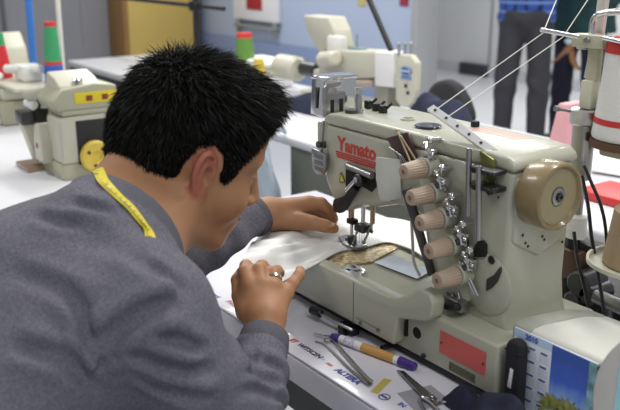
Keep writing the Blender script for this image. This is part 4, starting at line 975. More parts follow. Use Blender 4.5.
class Head:
    """head in its own frame (forward, right, up), scaled"""
    def __init__(s, c, f, r, u, k=1.0):
        s.c = np.array(c, f32); s.R = np.array([f, r, u], f32); s.k = k; s.f, s.r, s.u = f, r, u
    def loc(s, p): return ((p-s.c) @ s.R.T)/s.k
    def w(s, a, b, c): return Vector(s.c.tolist())+(s.f*a+s.r*b+s.u*c)*s.k
    def base(s, q):
        d = ell(q, (-.002, 0, .004), (.099, .077, .100))
        d = smin(d, ell(q, (.040, 0, -.052), (.058, .060, .082)), .03)
        d = smin(d, ell(q, (.055, 0, .045), (.042, .055, .045)), .03)
        return d
    def skin(s, p):
        q = s.loc(p); a = q.copy(); a[:, 1] = np.abs(a[:, 1])
        d = s.base(q)
        d = smin(d, cone_(a, (.000, .054, -.070), (.012, .052, -.098), .018, .015), .02)      # jaw angle
        d = smin(d, cone_(a, (.012, .053, -.096), (.074, .018, -.118), .017, .017), .026)
        d = smin(d, ell(q, (.083, 0, -.118), (.016, .020, .016)), .012)                        # chin
        d = smin(d, ell(a, (.060, .045, -.052), (.030, .026, .030)), .02)                      # cheek
        d = smin(d, cone_(a, (.094, .010, .012), (.078, .048, .010), .009, .008), .014)        # brow
        d = smax(d, -ell(a, (.103, .032, -.016), (.016, .017, .012)), .008)                    # sockets
        d = smin(d, cone_(q, (.094, 0, .002), (.115, 0, -.046), .008, .0115), .010)             # nose
        d = smin(d, ell(a, (.106, .011, -.052), (.012, .008, .008)), .006)
        d = smin(d, ell(q, (.082, 0, -.085), (.020, .034, .024)), .016)                        # mouth mound
        d = smin(d, ell(q, (.1015, 0, -.080), (.008, .021, .0045)), .003)
        d = smin(d, ell(q, (.0995, 0, -.0905), (.008, .019, .005)), .003)
        d = smin(d, smax(ell(a, (.082, .032, -.016), (.0155, .0165, .0145)), a[:, 2]*0+(-(a[:, 2]+.0145)), .002), .002)  # upper lid
        # ears: outer rim, bowl, lobe
        e = np.stack([a[:, 0]-.004, a[:, 1]-.073, a[:, 2]+.020], 1)
        ca, sa = cos(radians(24)), sin(radians(24))          # flares outwards at the back
        ex = e[:, 0]*ca-e[:, 1]*sa*1.0; ey = e[:, 0]*sa+e[:, 1]*ca; ct, st_ = cos(radians(-12)), sin(radians(-12))
        x2 = ex*ct-e[:, 2]*st_; z2 = ex*st_+e[:, 2]*ct
        E = np.stack([x2, ey, z2], 1)
        plate = ell(E, (-.003, .002, .0), (.017, .0045, .030))
        d = smin(d, plate, .006)
        angs = [radians(v) for v in (-15, 15, 40, 65, 90, 115, 140, 165, 190, 215, 240)]
        rim = [(.0155*cos(t)-.003, .0065+.001*sin(t), .0285*sin(t)+.001) for t in angs]
        d = smin(d, chain(E, rim, [.0035, .004, .0042, .0044, .0046, .0046, .0046, .0044, .0042, .004, .004]), .002)
        d = smin(d, chain(E, [(-.006, .006, -.016), (-.0075, .006, 0), (-.003, .0055, .013)], [.0034, .0036, .003]), .0025)
        d = smin(d, ell(E, (.000, .004, -.028), (.008, .0048, .010)), .004)
        d = smax(d, -ell(E, (.003, .009, -.004), (.0078, .0105, .0135)), .002)
        d = smax(d, -chain(E, [(-.010, .0085, -.006), (-.0095, .0085, .010), (-.002, .0085, .0215), (.006, .0085, .020)], [.0022, .0026, .0026, .002]), .0015)
        d = smin(d, ell(E, (.0125, .002, -.006), (.0045, .006, .007)), .003)
        return d*s.k
    HL = np.array([(.135, .073), (.092, .066), (.079, .050), (.070, .026), (.058, .006), (.048, -.018), (.040, -.028), (.029, -.024), (.027, -.004), (.022, .010), (.004, .020), (-.014, .012), (-.024, -.014), (-.026, -.052), (-.040, -.086), (-.075, -.101), (-.30, -.098), (-.30, .30), (.135, .30)], f32)
    def region(s, q):
        x, y = q[:, 0], q[:, 2]; P = s.HL; n = len(P); best = np.full(len(x), 9., f32); ins = np.zeros(len(x), bool)
        for i in range(n):
            a, b = P[i], P[(i+1) % n]; e = b-a; wx, wy = x-a[0], y-a[1]
            t = np.clip((wx*e[0]+wy*e[1])/(e @ e), 0, 1); best = np.minimum(best, (wx-e[0]*t)**2+(wy-e[1]*t)**2)
            c = ((a[1] > y) != (b[1] > y)); ins ^= c & (x < (b[0]-a[0])*(y-a[1])/((b[1]-a[1]) if b[1] != a[1] else 1e-9)+a[0])
        return np.where(ins, -1, 1)*np.sqrt(best)
    def hair(s, p):
        q = s.loc(p); g = s.region(q)
        th = np.clip(.003+np.clip(-g, 0, .05)*.26, .002, .013)+.006*np.clip((q[:, 2]-.04)/.06, 0, 1)
        d = s.base(q)-th
        return smax(d, g*.9, .003)*s.k
    def strands(s, name, cap, n, parent, L=(.014, .030), wid=.0011, seed=3):
        rg = np.random.default_rng(seed); me = cap.data
        co_ = np.empty(len(me.vertices)*3, f32); me.vertices.foreach_get('co', co_); co_ = co_.reshape(-1, 3)
        nn = np.empty(len(me.vertices)*3, f32); me.vertices.foreach_get('normal', nn); nn = nn.reshape(-1, 3)
        ci = rg.integers(0, len(co_), n); P = co_[ci]; Nn = nn[ci]
        q = s.loc(P); nl = Nn @ s.R.T
        crown = np.array((-.055, .01, .09), f32)
        fl = q-crown; fl += rg.normal(0, .012, fl.shape)
        fl /= np.linalg.norm(fl, axis=1)[:, None]+1e-6
        fl[:, 2] -= .25*np.clip((.04-q[:, 2])/.1, 0, 1)
        fl -= nl*(fl*nl).sum(1)[:, None]*.92
        top = np.clip((q[:, 2]-.0)/.08, 0, 1)[:, None]; front = np.clip((q[:, 0]-.03)/.05, 0, 1)[:, None]*top
        d = fl*(1.05+.4*front)+nl*(.15+.17*top)+rg.normal(0, .17, (n, 3))+np.array((0, 0, .10))*front
        d /= np.linalg.norm(d, axis=1)[:, None]
        g = s.region(q)
        ln = (L[0]+(L[1]-L[0])*rg.random(n))*(.28+.72*np.clip(-g/.04, 0, 1))*(.65+.5*top[:, 0]+.35*front[:, 0])
        D = (d @ s.R)*ln[:, None]*s.k; down = np.array((0, 0, -1.0))
        side = np.cross(D, rg.normal(0, 1, (n, 3))); side /= np.linalg.norm(side, axis=1)[:, None]+1e-9; side *= wid*(.6+.6*rg.random(n))[:, None]
        p0 = P-Nn*.002; p1 = P+D*.5+Nn*(.0005); p2 = P+D+down*(ln[:, None]*.10)
        vs = np.stack([p0-side, p0+side, p1-side*.8, p1+side*.8, p2], 1).reshape(-1, 3)
        b = np.arange(n)[:, None]*5
        fq = (b+np.array([[0, 1, 3, 2]])).tolist(); ft = (b+np.array([[2, 3, 4]])).tolist()
        m2 = bpy.data.meshes.new(name); m2.from_pydata(vs.tolist(), [], fq+ft); m2.update()
        return link(name, m2, HAIRM, parent, 0)
    def face_parts(s, parent):
        for sg in (-1, 1):
            e = s.w(.0805, sg*.032, -.0165)
            ey = MB().ball(e, .0128*s.k, 20).build('eye', mat('eye_white', 'B8AEA6', .3), parent)
            d = (s.f*1+s.u*-.25).normalized()
            MB().ball(e+d*.0062*s.k, .0072*s.k, 16).build('iris', mat('dark_iris', '1E1410', .15), ey)
            b = MB(); rg = random.Random(5+sg)
            for k in range(90):
                t = rg.random(); a = s.w(.1015-.020*t**1.6, sg*(.012+.042*t), .013+.004*sin(pi*t)-.006*t+rg.uniform(-.0032, .0032))
                tip = a+(s.r*sg*.8-s.f*.35*t+s.u*.15)*.007+s.f*.001; q = s.u*.0005
                tt = bmesh.new(); tt.faces.new([tt.verts.new(x) for x in (a-q, a+q, tip)]); b.merge(tt)
            b.build('eyebrow', HAIRM, parent, 0)

def finger(p, base, dirs, lens, rs):
    """a chain from base along successive directions"""
    pts = [np.array(base, f32)]
    for d, l in zip(dirs, lens): pts.append(pts[-1]+np.array(Vector(d).normalized(), f32)*l)
    return chain(p, pts, rs, .003), pts

# ---------------------------------------------------------------- the seated man
PERSON = thing('person', (0, -.80, 0), 'person with short black hair in grey long sleeved shirt sewing at the large machine', 'person')
hf, hr, hu = frame_of(78, -23, 3)
HK = 1.06
E0 = at(204.5, 175, 'd', 1.175)
HC = E0-(hf*.006+hr*.078+hu*-.022)*HK
HEADM = Head(HC, hf, hr, hu, HK)
C7 = at(88, 230, 'd', 1.10)
NB = at(122, 274, 'd', 1.13)                  # middle of the neck base
SR = at(152, 312, 'd', 1.03); SL = at(52, 246, 'd', 1.34)
ER = at(238, 452, 'd', 1.10); WR = at(265, 337, 'd', 1.235)
WL = at(258, 214, 'd', 1.535); EL = at(168, 264, 'd', 1.42)
HIP = Vector((.03, -.92, .60)); T6 = at(10, 322, 'd', 1.10); MID = at(-50, 420, 'd', 1.07)
BR = Vector((.966, -.26, 0))                  # the man's right
# right hand: seen from its back, wrist below, fingers curling away over the garment
hx = lambda x, y, d: np.array(at(x, y, 'd', d), f32)
def right_hand(p):
    d = chain(p, [hx(265, 338, 1.238), hx(266, 318, 1.250)], [.0275, .029])
    for (x, y, dd) in ((252, 288, 1.268), (262, 286, 1.270), (274, 288, 1.274), (285, 294, 1.280)):
        d = smin(d, cone_(p, hx(262+(x-266)*.45, 318, 1.252), hx(x, y, dd), .0185, .0128), .012)
    d = smin(d, cone_(p, hx(247, 308, 1.262), hx(246, 286, 1.277), .016, .0125), .010)
    F = [([(250, 285, 1.268), (245, 272, 1.282), (246, 266, 1.305), (250, 268, 1.33)], [.0125, .0112, .0100, .0085]),
         ([(261, 283, 1.270), (259, 270, 1.284), (262, 266, 1.312), (266, 268, 1.335)], [.0122, .0112, .0098, .0082]),
         ([(273, 285, 1.274), (273, 273, 1.290), (277, 271, 1.318), (280, 273, 1.340)], [.0118, .0108, .0094, .0080]),
         ([(285, 293, 1.280), (292, 284, 1.290), (299, 275, 1.304), (300, 270, 1.322)], [.0112, .0098, .0086, .0074]),
         ([(246, 312, 1.258), (240, 296, 1.280), (238, 280, 1.305), (242, 272, 1.330)], [.0150, .0125, .0108, .0090])]
    for pts, rs in F: d = smin(d, chain(p, [hx(*q) for q in pts], rs, .003), .006)
    return d
def left_hand(p):
    D = -.025
    h_ = lambda x, y, dd: hx(x, y, dd+D)
    d = chain(p, [h_(252, 215, 1.565), h_(268, 213, 1.572)], [.029, .0300])
    for (x, y, dd) in ((309, 204, 1.592), (308, 204, 1.612), (305, 206, 1.630), (300, 209, 1.645)):
        d = smin(d, cone_(p, h_(274, 212, dd-.02), h_(x, y, dd), .0235, .0150), .012)
    d = smin(d, cone_(p, h_(275, 219, 1.566), h_(303, 222, 1.562), .0200, .0150), .012)     # ball of the thumb
    F = [([(309, 204, 1.590), (321, 204, 1.592), (330, 211, 1.594), (334, 219, 1.598)], [.0150, .0125, .0105, .0085]),
         ([(308, 205, 1.612), (323, 208, 1.622), (331, 217, 1.630), (333, 223, 1.634)], [.0145, .0120, .0100, .0082]),
         ([(305, 207, 1.630), (320, 212, 1.642), (327, 220, 1.648), (328, 226, 1.650)], [.0138, .0114, .0096, .0080]),
         ([(300, 210, 1.645), (313, 216, 1.656), (319, 223, 1.660), (320, 228, 1.662)], [.0125, .0102, .0088, .0074]),
         ([(300, 220.5, 1.562), (313, 223, 1.556), (325, 226, 1.556), (334, 228.5, 1.560)], [.0155, .0132, .0118, .0092])]
    for pts, rs in F: d = smin(d, chain(p, [h_(*q) for q in pts], rs, .003), .005)
    d = smin(d, ell(p, h_(332, 226.5, 1.548), (.0062, .0062, .003)), .002)          # thumb nail
    return d
A_ = lambda v: np.array(v, f32)
SKB = A_(HEADM.w(-.035, 0, -.06))
def body_sdf(p):
    d = HEADM.skin(p)
    neck = chain(p, [SKB, A_(NB*.6+Vector(SKB.tolist())*.4), A_(NB)], [.060, .060, .066], .02)
    neck = smin(neck, cone_(p, A_(HEADM.w(-.058, 0, -.055)), A_(C7), .040, .052), .03)
    d = smin(d, neck, .022)
    d = smin(d, cone_(p, A_(HEADM.w(.02, 0, -.088)), A_(NB), .040, .055), .028)
    d = smin(d, cone_(p, A_(HEADM.w(-.0, .058, -.072)), A_(NB*.55+SR*.45), .020, .020), .03)    # muscle of the neck
    t = chain(p, [A_(NB), A_(NB*.4+T6*.6), A_(MID), A_(HIP)], [.06, .10, .105, .12], .05)
    t = smin(t, chain(p, [A_(SR), A_(NB*.7+C7*.3), A_(SL)], [.045, .05, .045], .03), .05)
    d = smin(d, t, .03)
    d = smin(d, chain(p, [A_(SR), A_(ER), A_(WR)], [.045, .036, .026]), .03)
    d = smin(d, chain(p, [A_(SL), A_(EL), A_(WL)], [.045, .036, .026]), .03)
    d = smin(d, right_hand(p), .008); d = smin(d, left_hand(p), .008)
    hl, hrr = HIP+Vector((-.09, 0, -.02)), HIP+Vector((.09, .0, -.02))
    for s_, hp in ((-1, hl), (1, hrr)):
        kn = Vector((HIP.x+s_*.17, HIP.y+.42, .54)); an = Vector((HIP.x+s_*.15, HIP.y+.40, .08))
        d = smin(d, chain(p, [A_(hp), A_(kn), A_(an), A_(an+Vector((0, .13, -.03)))], [.075, .052, .036, .03], .02), .03)
    return d
BODY = mesh_sdf('body', body_sdf, (-.60, -1.15, .01), (.62, .14, 1.30), .0027, SKIN, PERSON, smooth=1)
EARM = mat('reddish_ear_skin', 'B57460', .5, sss=.15, noise=.6, nscale=50, color2='A8604C', spec=.35)
def paint(o, m, test):
    o.data.materials.append(m); n = len(o.data.polygons); c = np.empty(n*3, f32); o.data.polygons.foreach_get('center', c)
    mi = np.where(test(HEADM.loc(c.reshape(-1, 3))), len(o.data.materials)-1, 0).astype(np.int32); cur = np.empty(n, np.int32); o.data.polygons.foreach_get('material_index', cur)
    o.data.polygons.foreach_set('material_index', np.maximum(cur, mi))
paint(BODY, EARM, lambda q: (np.abs(q[:, 1]) > .0755) & (((q[:, 0]-.004)/.023)**2+((q[:, 2]+.020)/.037)**2 < 1))
paint(BODY, LIPM, lambda q: (np.abs(q[:, 1]) < .024) & (q[:, 0] > .099) & (q[:, 2] > -.096) & (q[:, 2] < -.076))
HEADM.face_parts(PERSON)
cap = mesh_sdf('hair', HEADM.hair, Vector(HC)-Vector((.2, .2, .2)), Vector(HC)+Vector((.2, .2, .2)), .004, mat('black_hair_roots', '100F0D', .9, spec=.05), PERSON)
tag(HEADM.strands('hair_strands', cap, 30000, PERSON, wid=.0007), kind='stuff')

# ---- the shirt
def folds(p):
    n = lambda a, b, c, ph: np.sin(p[:, 0]*a+p[:, 1]*b+p[:, 2]*c+ph)
    w = n(11, 7, -9, 0)
    a = np.sin(p[:, 0]*34-p[:, 1]*26+p[:, 2]*48+2.2*w); b = np.sin(-p[:, 0]*30+p[:, 1]*52+p[:, 2]*33+2.6*n(8, -9, 13, 2))
    return .0042*np.maximum(a, -.2)*np.clip(n(9, 13, -11, 1)+.3, 0, 1)+.0034*np.maximum(b, -.2)*np.clip(n(-12, 8, 15, .4)+.2, 0, 1)+.0012*n(60, -45, 38, 1)*n(21, 30, 11, 0)
UA = Vector(ER)-Vector(SR)
def sleeve_rings(p, a, b, amp, freq, ph=0):
    a = A_(a); b = A_(b); d = b-a; L = np.sqrt(d @ d); t = ((p-a) @ d)/L
    on = np.clip(1-np.abs(t/L-.5)/.62, 0, 1)
    w_ = p @ A_((9, -7, 12))
    return amp*on*np.sin(t*freq+1.1*np.sin(w_)+ph)
def neck_gap(p):
    nk = cone_(p, A_(HEADM.w(-.03, 0, -.05)), A_(NB*.8+C7*.2), .080, .074)
    return smin(nk, cone_(p, A_(HEADM.w(-.055, 0, -.055)), A_(C7+(C7-T6)*.10), .055, .050), .03)
def shirt_sdf(p, collar=False):
    t = chain(p, [A_(NB*.75+C7*.25), A_(NB*.35+T6*.65), A_(MID), A_(HIP+Vector((0, .0, .06)))], [.070, .122, .145, .155], .06)
    for sg in (-1, 1):
        o = BR*sg*.085
        t = smin(t, chain(p, [A_(NB*.45+T6*.55+o+Vector((0, .03, -.01))), A_(MID+o*.9), A_(HIP+o*.7+Vector((0, 0, .06)))], [.098, .115, .125], .05), .05)
    t = smin(t, chain(p, [A_(SR), A_(NB*.62+C7*.38), A_(SL)], [.064, .066, .060], .04), .05)
    t = smin(t, cone_(p, A_(C7), A_(T6), .058, .118), .05)
    ra = chain(p, [A_(SR), A_(SR*.5+ER*.5), A_(ER)], [.068, .066, .058], .01)
    ra = ra+sleeve_rings(p, SR, ER, .0028, 62)
    d = smin(t, ra, .045)
    fa = chain(p, [A_(ER), A_(ER*.45+WR*.55), A_(WR+(Vector(ER)-Vector(WR))*.03)], [.058, .047, .0345])+sleeve_rings(p, ER, WR, .0042, 165, 1)
    d = smin(d, fa, .02)
    la = chain(p, [A_(SL), A_(EL), A_(WL+(EL-WL)*.02)], [.066, .055, .036])+sleeve_rings(p, EL, WL, .0028, 120, 2)
    d = smin(d, la, .04)
    d = d+folds(p)+creases(p)
    nk = neck_gap(p)
    if collar: return smax(smax(np.abs(nk-.002)-.0032, d-.009, .002), -(d+.016), .002)
    d = smax(d, -nk, .006)
    # open cuffs
    for W_, E_w in ((WR, ER), (WL, EL)):
        ax = A_((Vector(W_)-Vector(E_w)).normalized()); t_ = (p-A_(W_)) @ ax
        r_ = np.sqrt(np.maximum(((p-A_(W_))**2).sum(1)-t_**2, 0))
        d = smax(d, np.where((r_ < .09) & (t_ < .14), t_+.004, -1), .004)
    return d
from mathutils.bvhtree import BVHTree
def bvh_of(*obs):
    vs = []; fs = []
    for o in obs:
        n = len(vs); vs += [v.co.copy() for v in o.data.vertices]; fs += [[i+n for i in f.vertices] for f in o.data.polygons]
    return BVHTree.FromPolygons(vs, fs)
def hit(bv, px, py):
    d = (at(px, py, 'd', 1)-CAM).normalized(); r = bv.ray_cast(CAM, d)
    return r[0], r[1]
CREASE = []
def creases(p):
    out = 0
    for P_, amp, wd in CREASE:
        lo = P_.min(0)-.06; hi = P_.max(0)+.06
        m = ((p > lo) & (p < hi)).all(1)
        if not m.any(): continue
        q = p[m]; n = len(P_)-1
        dd = np.full(len(q), 9., f32); pos = np.zeros(len(q), f32)
        for i in range(n):
            d_ = P_[i+1]-P_[i]; t_ = np.clip(((q-P_[i]) @ d_)/(float(d_ @ d_)+1e-12), 0, 1)
            r_ = np.sqrt(((q-P_[i]-t_[:, None]*d_)**2).sum(1)); c_ = r_ < dd
            dd = np.where(c_, r_, dd); pos = np.where(c_, (i+t_)/n, pos)
        fade = np.clip(np.minimum(pos, 1-pos)/.3, 0, 1); fade = fade*fade*(3-2*fade); e = np.zeros(len(p), f32)
        e[m] = fade*amp*(np.exp(-(dd/wd)**2)-.75*np.exp(-((dd-wd*2)/(wd*1.1))**2)); out = out+e
    return out
sh0 = mesh_sdf('shirt', shirt_sdf, (-.62, -1.18, .48), (.62, .12, 1.25), .011, SHIRT, None)
bv0 = bvh_of(sh0); bpy.data.objects.remove(sh0)
for amp, wd, pts in [(a_*1.4, w_*1.15, p_) for a_, w_, p_ in ((.0090, .009, ((97, 345), (112, 334), (135, 318), (160, 306), (193, 300))),
    (.006, .008, ((0, 343), (40, 352), (73, 364), (104, 402))), (.0045, .007, ((60, 285), (84, 322), (94, 352))),
    (.006, .007, ((116, 345), (140, 354), (160, 362), (195, 369), (222, 371))), (.005, .006, ((104, 355), (99, 372))), (.006, .007, ((150, 328), (178, 340), (210, 356))),
    (.005, .007, ((128, 366), (160, 384), (195, 396), (222, 398))), (.005, .006, ((48, 190), (66, 202), (92, 208), (120, 214))), (.004, .006, ((30, 214), (56, 222), (90, 226))),
    (.004, .007, ((140, 262), (165, 276), (190, 300))), (.0045, .008, ((0, 270), (40, 280), (80, 300), (100, 330))), (.004, .008, ((120, 250), (150, 270), (172, 296))),
    (.0042, .006, ((236, 352), (255, 349), (275, 353), (289, 362))), (.0042, .006, ((232, 364), (252, 360), (272, 365), (288, 376))), (.0042, .006, ((230, 377), (250, 374), (272, 381), (287, 392))), (.0042, .006, ((232, 392), (252, 390), (272, 397), (284, 405))))]:
    h_ = [hit(bv0, *q)[0] for q in pts]; h_ = [Vector(q) for q in h_ if q]
    if len(h_) > 1: CREASE.append((np.array([tuple(v) for v in spline(h_, 3)], f32), amp, wd))
SH = mesh_sdf('shirt', shirt_sdf, (-.62, -1.18, .48), (.62, .12, 1.25), .0042, SHIRT, PERSON, smooth=1)
cc_ = NB*.7+C7*.3
CLR = mesh_sdf('collar', lambda p: shirt_sdf(p, True), cc_-Vector((.16, .16, .16)), cc_+Vector((.16, .16, .20)), .0026, mat('grey_ribbed_collar', '66656E', .9, noise=.8, nscale=200, bump=.3, bscale=500), PERSON, margin=2.2)
CUFF = mat('dark_ribbed_cuff', '5C5B63', .9, noise=.6, nscale=200, bump=.4, bscale=500)
for W_, E_w, r_, l_ in ((WR, ER, .0345, .030), (WL, EL, .0355, .022)):
    W_ = Vector(W_); ax = (W_-Vector(E_w)).normalized()
    Mx = Matrix.Translation(W_-ax*(l_-.004)) @ ax.to_track_quat('Z', 'Y').to_matrix().to_4x4()
    MB().lathe([(r_*.9, 0), (r_*1.07, .001), (r_*1.10, l_*.3), (r_*1.04, l_*.9), (r_, l_), (r_*.9, l_)], Mx, 72, .02, 36).build('cuff', CUFF, PERSON)
rc = Vector(hx(273.5, 279, 1.2815).tolist()); ra_ = (Vector(hx(273, 273, 1.290).tolist())-Vector(hx(273, 285, 1.274).tolist())).normalized()
MB().lathe([(.0108, -.0022), (.0130, -.0022), (.0130, .0022), (.0108, .0022)], Matrix.Translation(rc) @ ra_.to_track_quat('Z', 'Y').to_matrix().to_4x4(), 28).build('finger_ring', mat('silver_ring', 'E6E6E6', .2, .9), PERSON)
# trousers, shoes, stool
TRS = mat('dark_trousers', '2C2C34', .9, noise=.5, nscale=80)
def trouser_sdf(p):
    d = ell(p, A_(HIP+Vector((0, -.0, -.03))), (.19, .16, .13))
    for s_ in (-1, 1):
        hp = HIP+Vector((s_*.09, 0, -.02)); kn = Vector((HIP.x+s_*.17, HIP.y+.42, .54)); an = Vector((HIP.x+s_*.15, HIP.y+.40, .11))
        d = smin(d, chain(p, [A_(hp), A_(kn), A_(an)], [.092, .068, .056], .02), .04)
    return d
mesh_sdf('trousers', trouser_sdf, (-.5, -1.2, .03), (.55, -.3, .80), .011, TRS, PERSON, smooth=1)
for s_ in (-1, 1):
    an = Vector((HIP.x+s_*.15, HIP.y+.40, 0))
    MB().box(an+Vector((-.048, -.09, .001)), an+Vector((.048, .20, .075)), .03, 4).build('shoe', BLACK, PERSON)
sx_, sy_ = HIP.x, HIP.y-.02
stl = thing('work_stool', (sx_, sy_, 0), 'dark round work stool under the seated man', 'stool')
MB().lathe([(0, 0), (.17, 0), (.185, .012), (.18, .03), (0, .04)], Matrix.Translation((sx_, sy_, .395)), 32).build('seat', mat('dark_wood_seat', '4A3A2C', .5, noise=.5), stl)
for k in range(4):
    a = pi/4+pi/2*k; MB().cyl((sx_+.13*cos(a), sy_+.13*sin(a), .395), (sx_+.19*cos(a), sy_+.19*sin(a), .0), .014).build('leg', STEEL, stl)
# tape measure round the neck
bv1 = bvh_of(BODY, SH, CLR); cent = NB*.5+Vector(SKB.tolist())*.5
axn = (Vector(SKB.tolist())-NB).normalized()
vis = []
for q in ((96, 173), (103, 182), (111, 191), (120, 200), (129, 208), (137, 218), (143, 226), (148, 233), (153, 241)):
    h_, n_ = hit(bv1, *q)
    if h_: vis.append((Vector(h_), Vector(n_)))
def out_pt(v):                                  # the tape carries on round the neck out of sight
    r = bv1.ray_cast(cent-axn*.02, v.normalized()); return (Vector(r[0]), Vector(r[1]))
far = [out_pt(v) for v in (Vector((-.6, -.35, .1)), Vector((-.9, .1, -.1)))] if vis else []
end = [out_pt(v) for v in (Vector((.6, .6, -.5)),)]
allp = far[::-1]+vis
ctr = spline([p+n*(.003 if k < len(allp)-1 else -.006) for k, (p, n) in enumerate(allp)], 8); nrm = spline([n for p, n in allp], 8)
L_ = []; R_ = []
for i, p in enumerate(ctr):
    t = (ctr[min(i+1, len(ctr)-1)]-ctr[max(i-1, 0)]).normalized(); q = t.cross(nrm[i]).normalized()*.0072
    L_.append(p-q); R_.append(p+q)
if len(vis) and (R_[20]-cent).dot(axn) < (L_[20]-cent).dot(axn): L_, R_ = R_, L_
tm = MB().grid([L_, R_], .0012).build('tape_measure', mat('yellow_tape_measure', 'E0CE2A', .45, noise=.2), None, 60)
tag(tm, 'yellow tape measure hung round the neck of the seated man', 'tape measure')
tk = MB(); nk_ = len(ctr)
for i in range(2, nk_-2, 1):
    e = (ctr[i+1]-ctr[i-1]).normalized()*.0004; out = nrm[i].normalized()*.0006; q = R_[i]-L_[i]
    for L0, L1 in ((.03, .28 if i % 4 else .55),):
        for sg in (1,):
            tk.quad([L_[i]+q*L0-e-out*1.0, L_[i]+q*L0+e-out*1.0, L_[i]+q*L1+e-out*1.0, L_[i]+q*L1-e-out*1.0], .0001); tk.quad([L_[i]+q*L0-e+out*2.8, L_[i]+q*L0+e+out*2.8, L_[i]+q*L1+e+out*2.8, L_[i]+q*L1-e+out*2.8], .0001)
tk.build('tape_marks', mat('black_print', '222018', .5), tm)
# ---------------------------------------------------------------- two people standing further back
def stander(pos, az, label, shirt_m, trouser_m, hem, hands=None, seed=0, stance=.10):
    f, r, u = frame_of(az, 0); O = Vector((pos[0], pos[1], 0))
    W = lambda a, b, c: O+f*a+r*b+u*c
    t = thing('person', tuple(O), label, 'person')
    H = Head(W(.01, 0, 1.585), f, r, u, .98)
    hands = hands or [W(.06, -.27, .80), W(.06, .27, .80)]
    el = [W(-.03, -.25, 1.12), W(-.03, .25, 1.12)]
    legs = [[W(0, s*.085, .92), W(.02, s*(stance*.5+.05), .50), W(-.01, s*stance, .09)] for s in (-1, 1)]
    def body(p):
        d = H.skin(p)
        d = smin(d, cone_(p, A_(H.w(-.02, 0, -.06)), A_(W(-.02, 0, 1.42)), .056, .062), .03)
        d = smin(d, chain(p, [A_(W(-.01, -.14, 1.40)), A_(W(-.01, .14, 1.40))], [.05, .05]), .05)
        d = smin(d, chain(p, [A_(W(0, 0, 1.35)), A_(W(0, 0, 1.1)), A_(W(0, 0, .95))], [.09, .085, .10], .04), .04)
        for i, s_ in ((0, -1), (1, 1)):
            d = smin(d, chain(p, [A_(W(-.01, s_*.19, 1.39)), A_(el[i]), A_(hands[i])], [.045, .034, .025]), .02)
            hv = (hands[i]-el[i]).normalized(); sd = r*(-s_)
            for k in range(4):
                b0 = hands[i]+hv*.035+f*(k-1.5)*.014; b1 = b0+hv*.05+sd*.006; b2 = b1+hv*.028+sd*.02
                d = smin(d, chain(p, [A_(hands[i]), A_(b0), A_(b1), A_(b2)], [.016, .011, .0085, .007]), .004)
            d = smin(d, chain(p, [A_(hands[i]), A_(hands[i]+f*.03+hv*.03), A_(hands[i]+f*.036+hv*.062)], [.016, .011, .008]), .005)
            d = smin(d, chain(p, [A_(v) for v in legs[i]], [.07, .05, .035]), .03)
        return d
    lo = O-Vector((.5, .5, -.02)); hi = O+Vector((.5, .5, 1.80))
    mesh_sdf('body', body, lo, hi, .0085, SKIN, t, smooth=0)
    mesh_sdf('hair', H.hair, Vector(H.c.tolist())-Vector((.2, .2, .2)), Vector(H.c.tolist())+Vector((.2, .2, .2)), .008, HAIRM, t)
    fo = lambda p: .004*np.sin(p[:, 0]*31+p[:, 1]*17+p[:, 2]*24+2*np.sin(p[:, 2]*13+seed))
    def shirt(p):
        d = None
        for s_ in (-1, 1):
            e = chain(p, [A_(W(0, s_*.08, 1.33)), A_(W(0, s_*.075, 1.10)), A_(W(0, s_*.085, hem))], [.115, .106, .108] if hem > .9 else [.13, .135, .148], .04)
            d = e if d is None else smin(d, e, .06)
        d = smin(d, cone_(p, A_(W(0, 0, 1.33)), A_(W(0, 0, hem)), .122, .122 if hem > .9 else .15), .05)
        for i, s_ in ((0, -1), (1, 1)):
            d = smin(d, chain(p, [A_(W(-.01, s_*.18, 1.39)), A_(el[i]), A_(hands[i]*.88+el[i]*.12)], [.072, .058, .044], .02), .03)
        d = smax(d, -cone_(p, A_(W(0, 0, 1.60)), A_(W(-.0, 0, 1.44)), .075, .070), .01)
        return smax(d+fo(p), A_(np.full(len(p), hem-.02))-p[:, 2], .008)
    mesh_sdf('jacket' if hem < .9 else 'shirt', shirt, lo, hi, .011, shirt_m, t, smooth=1)
    def trou(p):
        d = smin(ell(p, A_(W(0, 0, .95)), (.17, .17, .11)), ell(p, A_(W(-.03, 0, .90)), (.15, .15, .12)), .03)
        for l in legs: d = smin(d, chain(p, [A_(v) for v in l], [.098, .076, .064], .02), .03)
        d = smax(d, p[:, 2]-(hem+.05), .01)
        return d+fo(p)*1.3
    mesh_sdf('trousers', trou, lo, hi, .011, trouser_m, t, smooth=1)
    for l in legs:
        a = l[2]; R_ = Matrix.Translation((a.x, a.y, 0)) @ Matrix.Rotation(radians(az), 4, 'Z')
        MB().box((-.07, -.045, .001), (.19, .045, .085), .035, 4, M=R_).build('shoe', BLACK, t)
    if False:
        MB().lathe([(.165, 0), (.172, 0), (.172, .035), (.165, .035)], Matrix.Translation(W(0, 0, .975)), 32).build('belt', BLACK, t)
    return t
CHK = bpy.data.materials.new('blue_checked_cotton'); CHK.use_nodes = True; nt = CHK.node_tree; bs_ = nt.nodes['Principled BSDF']; bs_.inputs['Roughness'].default_value = .9
tc = nt.nodes.new('ShaderNodeTexCoord'); prev = None
mx = nt.nodes.new('ShaderNodeMix'); mx.data_type = 'RGBA'; mx.inputs['A'].default_value = lin('35549E'); mx.inputs['B'].default_value = lin('1C2A5E')
mx2 = nt.nodes.new('ShaderNodeMix'); mx2.data_type = 'RGBA'; mx2.inputs['B'].default_value = lin('6E8CC8')
